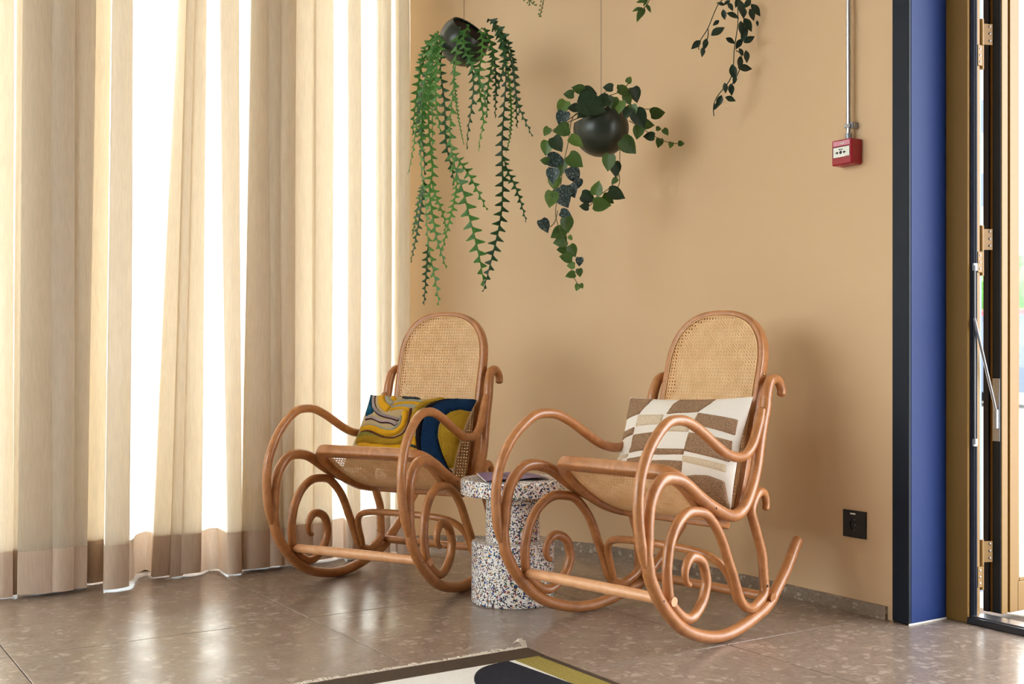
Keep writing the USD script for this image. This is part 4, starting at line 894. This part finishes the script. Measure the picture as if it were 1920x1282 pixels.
# -- satin pothos
D2 = 4.40; c2_ = at_depth(1127, 242, D2)
poth = planter('heart_leaf_pothos_planter', 'dark green globe planter with trailing heart shaped leaves in the middle of the wall', c2_, 0.104, 52, unit(-RIGHT * 0.42 - FWD * 0.12 + UP * 0.88))
G, Lt, Dk, Sv = 'leaf_green', 'leaf_light', 'leaf_dark', 'leaf_silver'
PL = [(300,135,72,200,G),(250,165,60,185,G),(370,152,78,10,Dk),(335,185,92,150,Dk),(465,128,58,185,Dk),(525,125,34,250,G),(582,85,42,300,Lt),(560,152,84,20,G),(615,170,88,70,Dk),(217,240,88,115,Lt),(275,240,64,180,Dk),
 (215,300,92,110,Sv),(210,360,92,170,G),(385,230,165,20,Dk),(490,215,76,100,G),(530,235,76,100,Lt),(575,195,66,60,G),(600,258,74,80,Lt),(640,300,112,60,Dk),(680,330,86,0,G),(740,268,86,-12,G),(630,375,76,100,G),(688,395,64,185,Dk),
 (743,353,32,0,G),(782,372,46,50,G),(745,432,54,100,G),(808,443,38,100,Lt),(867,434,38,0,G),(130,370,54,120,Lt),(295,425,92,30,Lt),(130,460,84,100,Lt),(190,440,94,60,Dk),(120,528,54,190,G),(187,525,102,5,Sv),(290,530,102,40,G),
 (210,570,84,95,G),(165,610,88,90,Sv),(175,650,90,80,Lt),(280,610,102,60,Sv),(300,655,64,100,Sv),(270,695,80,70,Sv),(155,740,94,100,Lt),(222,732,124,60,Sv),(238,820,70,20,Sv),(120,885,84,60,Sv),(243,880,90,80,G),(190,925,88,150,G),
 (203,970,80,170,G),(262,950,32,45,Lt),(213,1013,58,180,G),(273,1022,74,60,G),(235,1055,74,190,G),(310,1080,52,90,Sv),(262,1100,48,180,Lt),(260,1152,58,170,G),(310,1140,48,80,G),(299,1220,42,110,Lt),(322,1213,32,60,Lt),
 (580,450,116,40,G),(470,540,96,100,G),(505,575,88,80,Dk),(500,640,46,140,G),(408,675,82,280,Lt),(515,712,102,20,Dk),(360,730,88,20,Dk),(335,778,54,185,Dk),(435,768,100,0,G),(468,740,74,30,G),(430,205,90,160,Dk),(570,270,70,110,Dk),(330,270,80,150,Dk)]
sc4 = 2.9125
for x, y, ln, an, m_ in PL:
    px_, py_ = 980 + x / sc4, 120 + y / sc4; rr = math.hypot(px_ - 1127, py_ - 235) / 105
    dD = -0.11 * max(0.0, 1 - rr ** 2) if rr < 1 else 0.03 * math.sin(x * 0.07)
    px_leaf(poth, px_, py_, ln / sc4, an, D2 + dD + RNG.uniform(-0.02, 0.02), m_, 0.86)
def stem(parent, pts, org, sc, D, r=0.0016, m_='stem_brown', dD=None):
    P = [at_depth(org[0] + x / sc, org[1] + y / sc, D + (dD[k] if dD else 0.0)) for k, (x, y) in enumerate(pts)]
    obj('stem', ptube(spline(P, 40), r, 6), m_, parent, smooth=True)
o4 = (980, 120)
stem(poth, [(330, 260), (270, 300), (250, 420), (220, 560), (205, 680), (180, 790), (190, 870), (220, 950), (255, 1060), (265, 1120), (300, 1200)], o4, sc4, D2)
stem(poth, [(190, 800), (170, 870), (145, 890)], o4, sc4, D2)
stem(poth, [(540, 420), (530, 520), (520, 610), (470, 680), (415, 720), (380, 760), (350, 780)], o4, sc4, D2)
stem(poth, [(525, 600), (525, 660), (490, 700)], o4, sc4, D2); stem(poth, [(395, 755), (405, 720), (408, 700)], o4, sc4, D2)
stem(poth, [(560, 200), (640, 240), (700, 245)], o4, sc4, D2); stem(poth, [(580, 310), (680, 370), (770, 420), (820, 432), (870, 436)], o4, sc4, D2)
stem(poth, [(410, 180), (480, 170), (530, 150), (580, 100)], o4, sc4, D2, dD=[0, -0.03, -0.03, 0]); stem(poth, [(430, 170), (460, 145)], o4, sc4, D2)
stem(poth, [(320, 290), (220, 330), (150, 370)], o4, sc4, D2); stem(poth, [(320, 260), (270, 290), (240, 310)], o4, sc4, D2)
# -- vines hanging into the picture from planters just above it
def vine_plant(name, label, px_top, D, stems, leaves, mats, org, sc, width, kind, R=0.09, zc=2.42):
    c = at_depth(px_top, HOR - (zc - CAM_H) * FPX / D, D); t = planter(name, label, c, R, 60, unit(UP))
    for s_ in stems:
        P = [at_depth(org[0] + x / sc, org[1] + y / sc, D) for x, y in s_]; q = P[0] - c; q[2] = 0
        e = c + unit(q + 1e-6) * R * 0.8; e[2] = c[2] + R * 0.5 + 0.02
        e2 = c + unit(q + 1e-6) * (R + 0.02); e2[2] = c[2] + R * 0.3
        root = [e - [0, 0, 0.03], e, e2] if s_[0][1] < 100 else []     # side shoots start on a stem, the others in the pot
        obj('stem', ptube(spline(root + P, 60), 0.0018, 6), mats[0], t, smooth=True)
    for x, y, ln, an in leaves:
        px_leaf(t, org[0] + x / sc, org[1] + y / sc, ln / sc, an, D + RNG.uniform(-0.03, 0.03), mats[1], width, kind)
    for k in range(14):   # crown above the picture
        a = k * 2.4; d = np.array([math.cos(a), math.sin(a), 0.25]); b = c + d * R * 0.7 + [0, 0, R * 0.35]
        obj('leaf', leaf(b, b + unit(d + [0, 0, 0.3 * (k % 3)]) * 0.07, np.array([-d[0], -d[1], 1.0]), 0.07 * width, kind), mats[1], t, smooth=True)
    return t
vl = [(1590,110,80,80),(1565,28,64,200),(1640,50,76,60),(1530,172,62,140),(1545,232,125,-35),(1380,335,96,138),(1450,330,84,100),(1430,390,78,95),(1720,60,120,80),(1660,115,104,20),(1770,20,90,-60),(1830,75,116,50),(1800,110,96,70),(1770,185,118,60),
      (1840,175,44,80),(1720,210,108,85),(1640,305,84,30),(1740,270,100,110),(1780,295,96,-30),(1700,330,90,120),(1720,390,66,60),(1760,425,96,80),(1710,470,98,90),(1750,510,116,0),(1660,540,116,80),(1670,600,66,100),(1600,660,80,80),(1645,672,92,85),(1640,742,86,20),(1555,760,98,110),(1525,800,66,120),(1690,20,80,110),(1610,20,60,150),(1740,100,80,100),(1755,235,70,80)]
vine_plant('trailing_vine_planter', 'dark pointed leaf vine trailing into view at the top, nearest the fire alarm', 1392, 4.15, [[(1600, -60), (1550, 30), (1470, 210), (1420, 290), (1400, 372)], [(1720, -80), (1700, 0), (1695, 150), (1680, 280), (1665, 400), (1650, 560), (1590, 660), (1530, 740), (1515, 870)], [(1470, 220), (1465, 290), (1430, 350)], [(1680, 380), (1725, 440), (1690, 560), (1640, 650)]], vl, ('vine_dark', 'vine_dark'), (960, 0), 4.0, 0.52, 'lance')
vl = [(975,8,92,175),(935,70,74,160),(957,110,116,108),(985,90,74,100),(1025,62,74,62),(1000,20,60,120)]
vine_plant('short_vine_planter', 'short sprig of pointed green leaves just reaching the top edge above the middle planter', 1212, 4.3, [[(1045, -80), (1030, 0), (1000, 50), (985, 70)]], vl, ('stem_brown', 'leaf_green'), (960, 0), 4.0, 0.40, 'lance', zc=2.52)
vl = []
for (xa, ya), (xb, yb), n in (((240, -60), (205, 130), 12), ((120, -40), (125, 42), 6), ((128, -20), (176, 42), 6), ((100, -30), (100, 12), 3)):
    for k in range(n):
        f = (k + 0.5) / n; sg = 1 if k % 2 else -1; vl.append((xa + (xb - xa) * f + sg * 9, ya + (yb - ya) * f, 16, 90 - sg * 50))
vine_plant('bead_leaf_planter', 'thin strings of tiny round leaves at the top edge, right of the zigzag cactus', 1008, 4.6, [[(250, -90), (240, -30), (225, 60), (203, 128)], [(130, -80), (120, -20), (130, 20), (124, 42)], [(130, -60), (135, 0), (176, 42)]], vl, ('stem_brown', 'leaf_light'), (960, 0), 4.0, 0.85, 'round', zc=2.50)
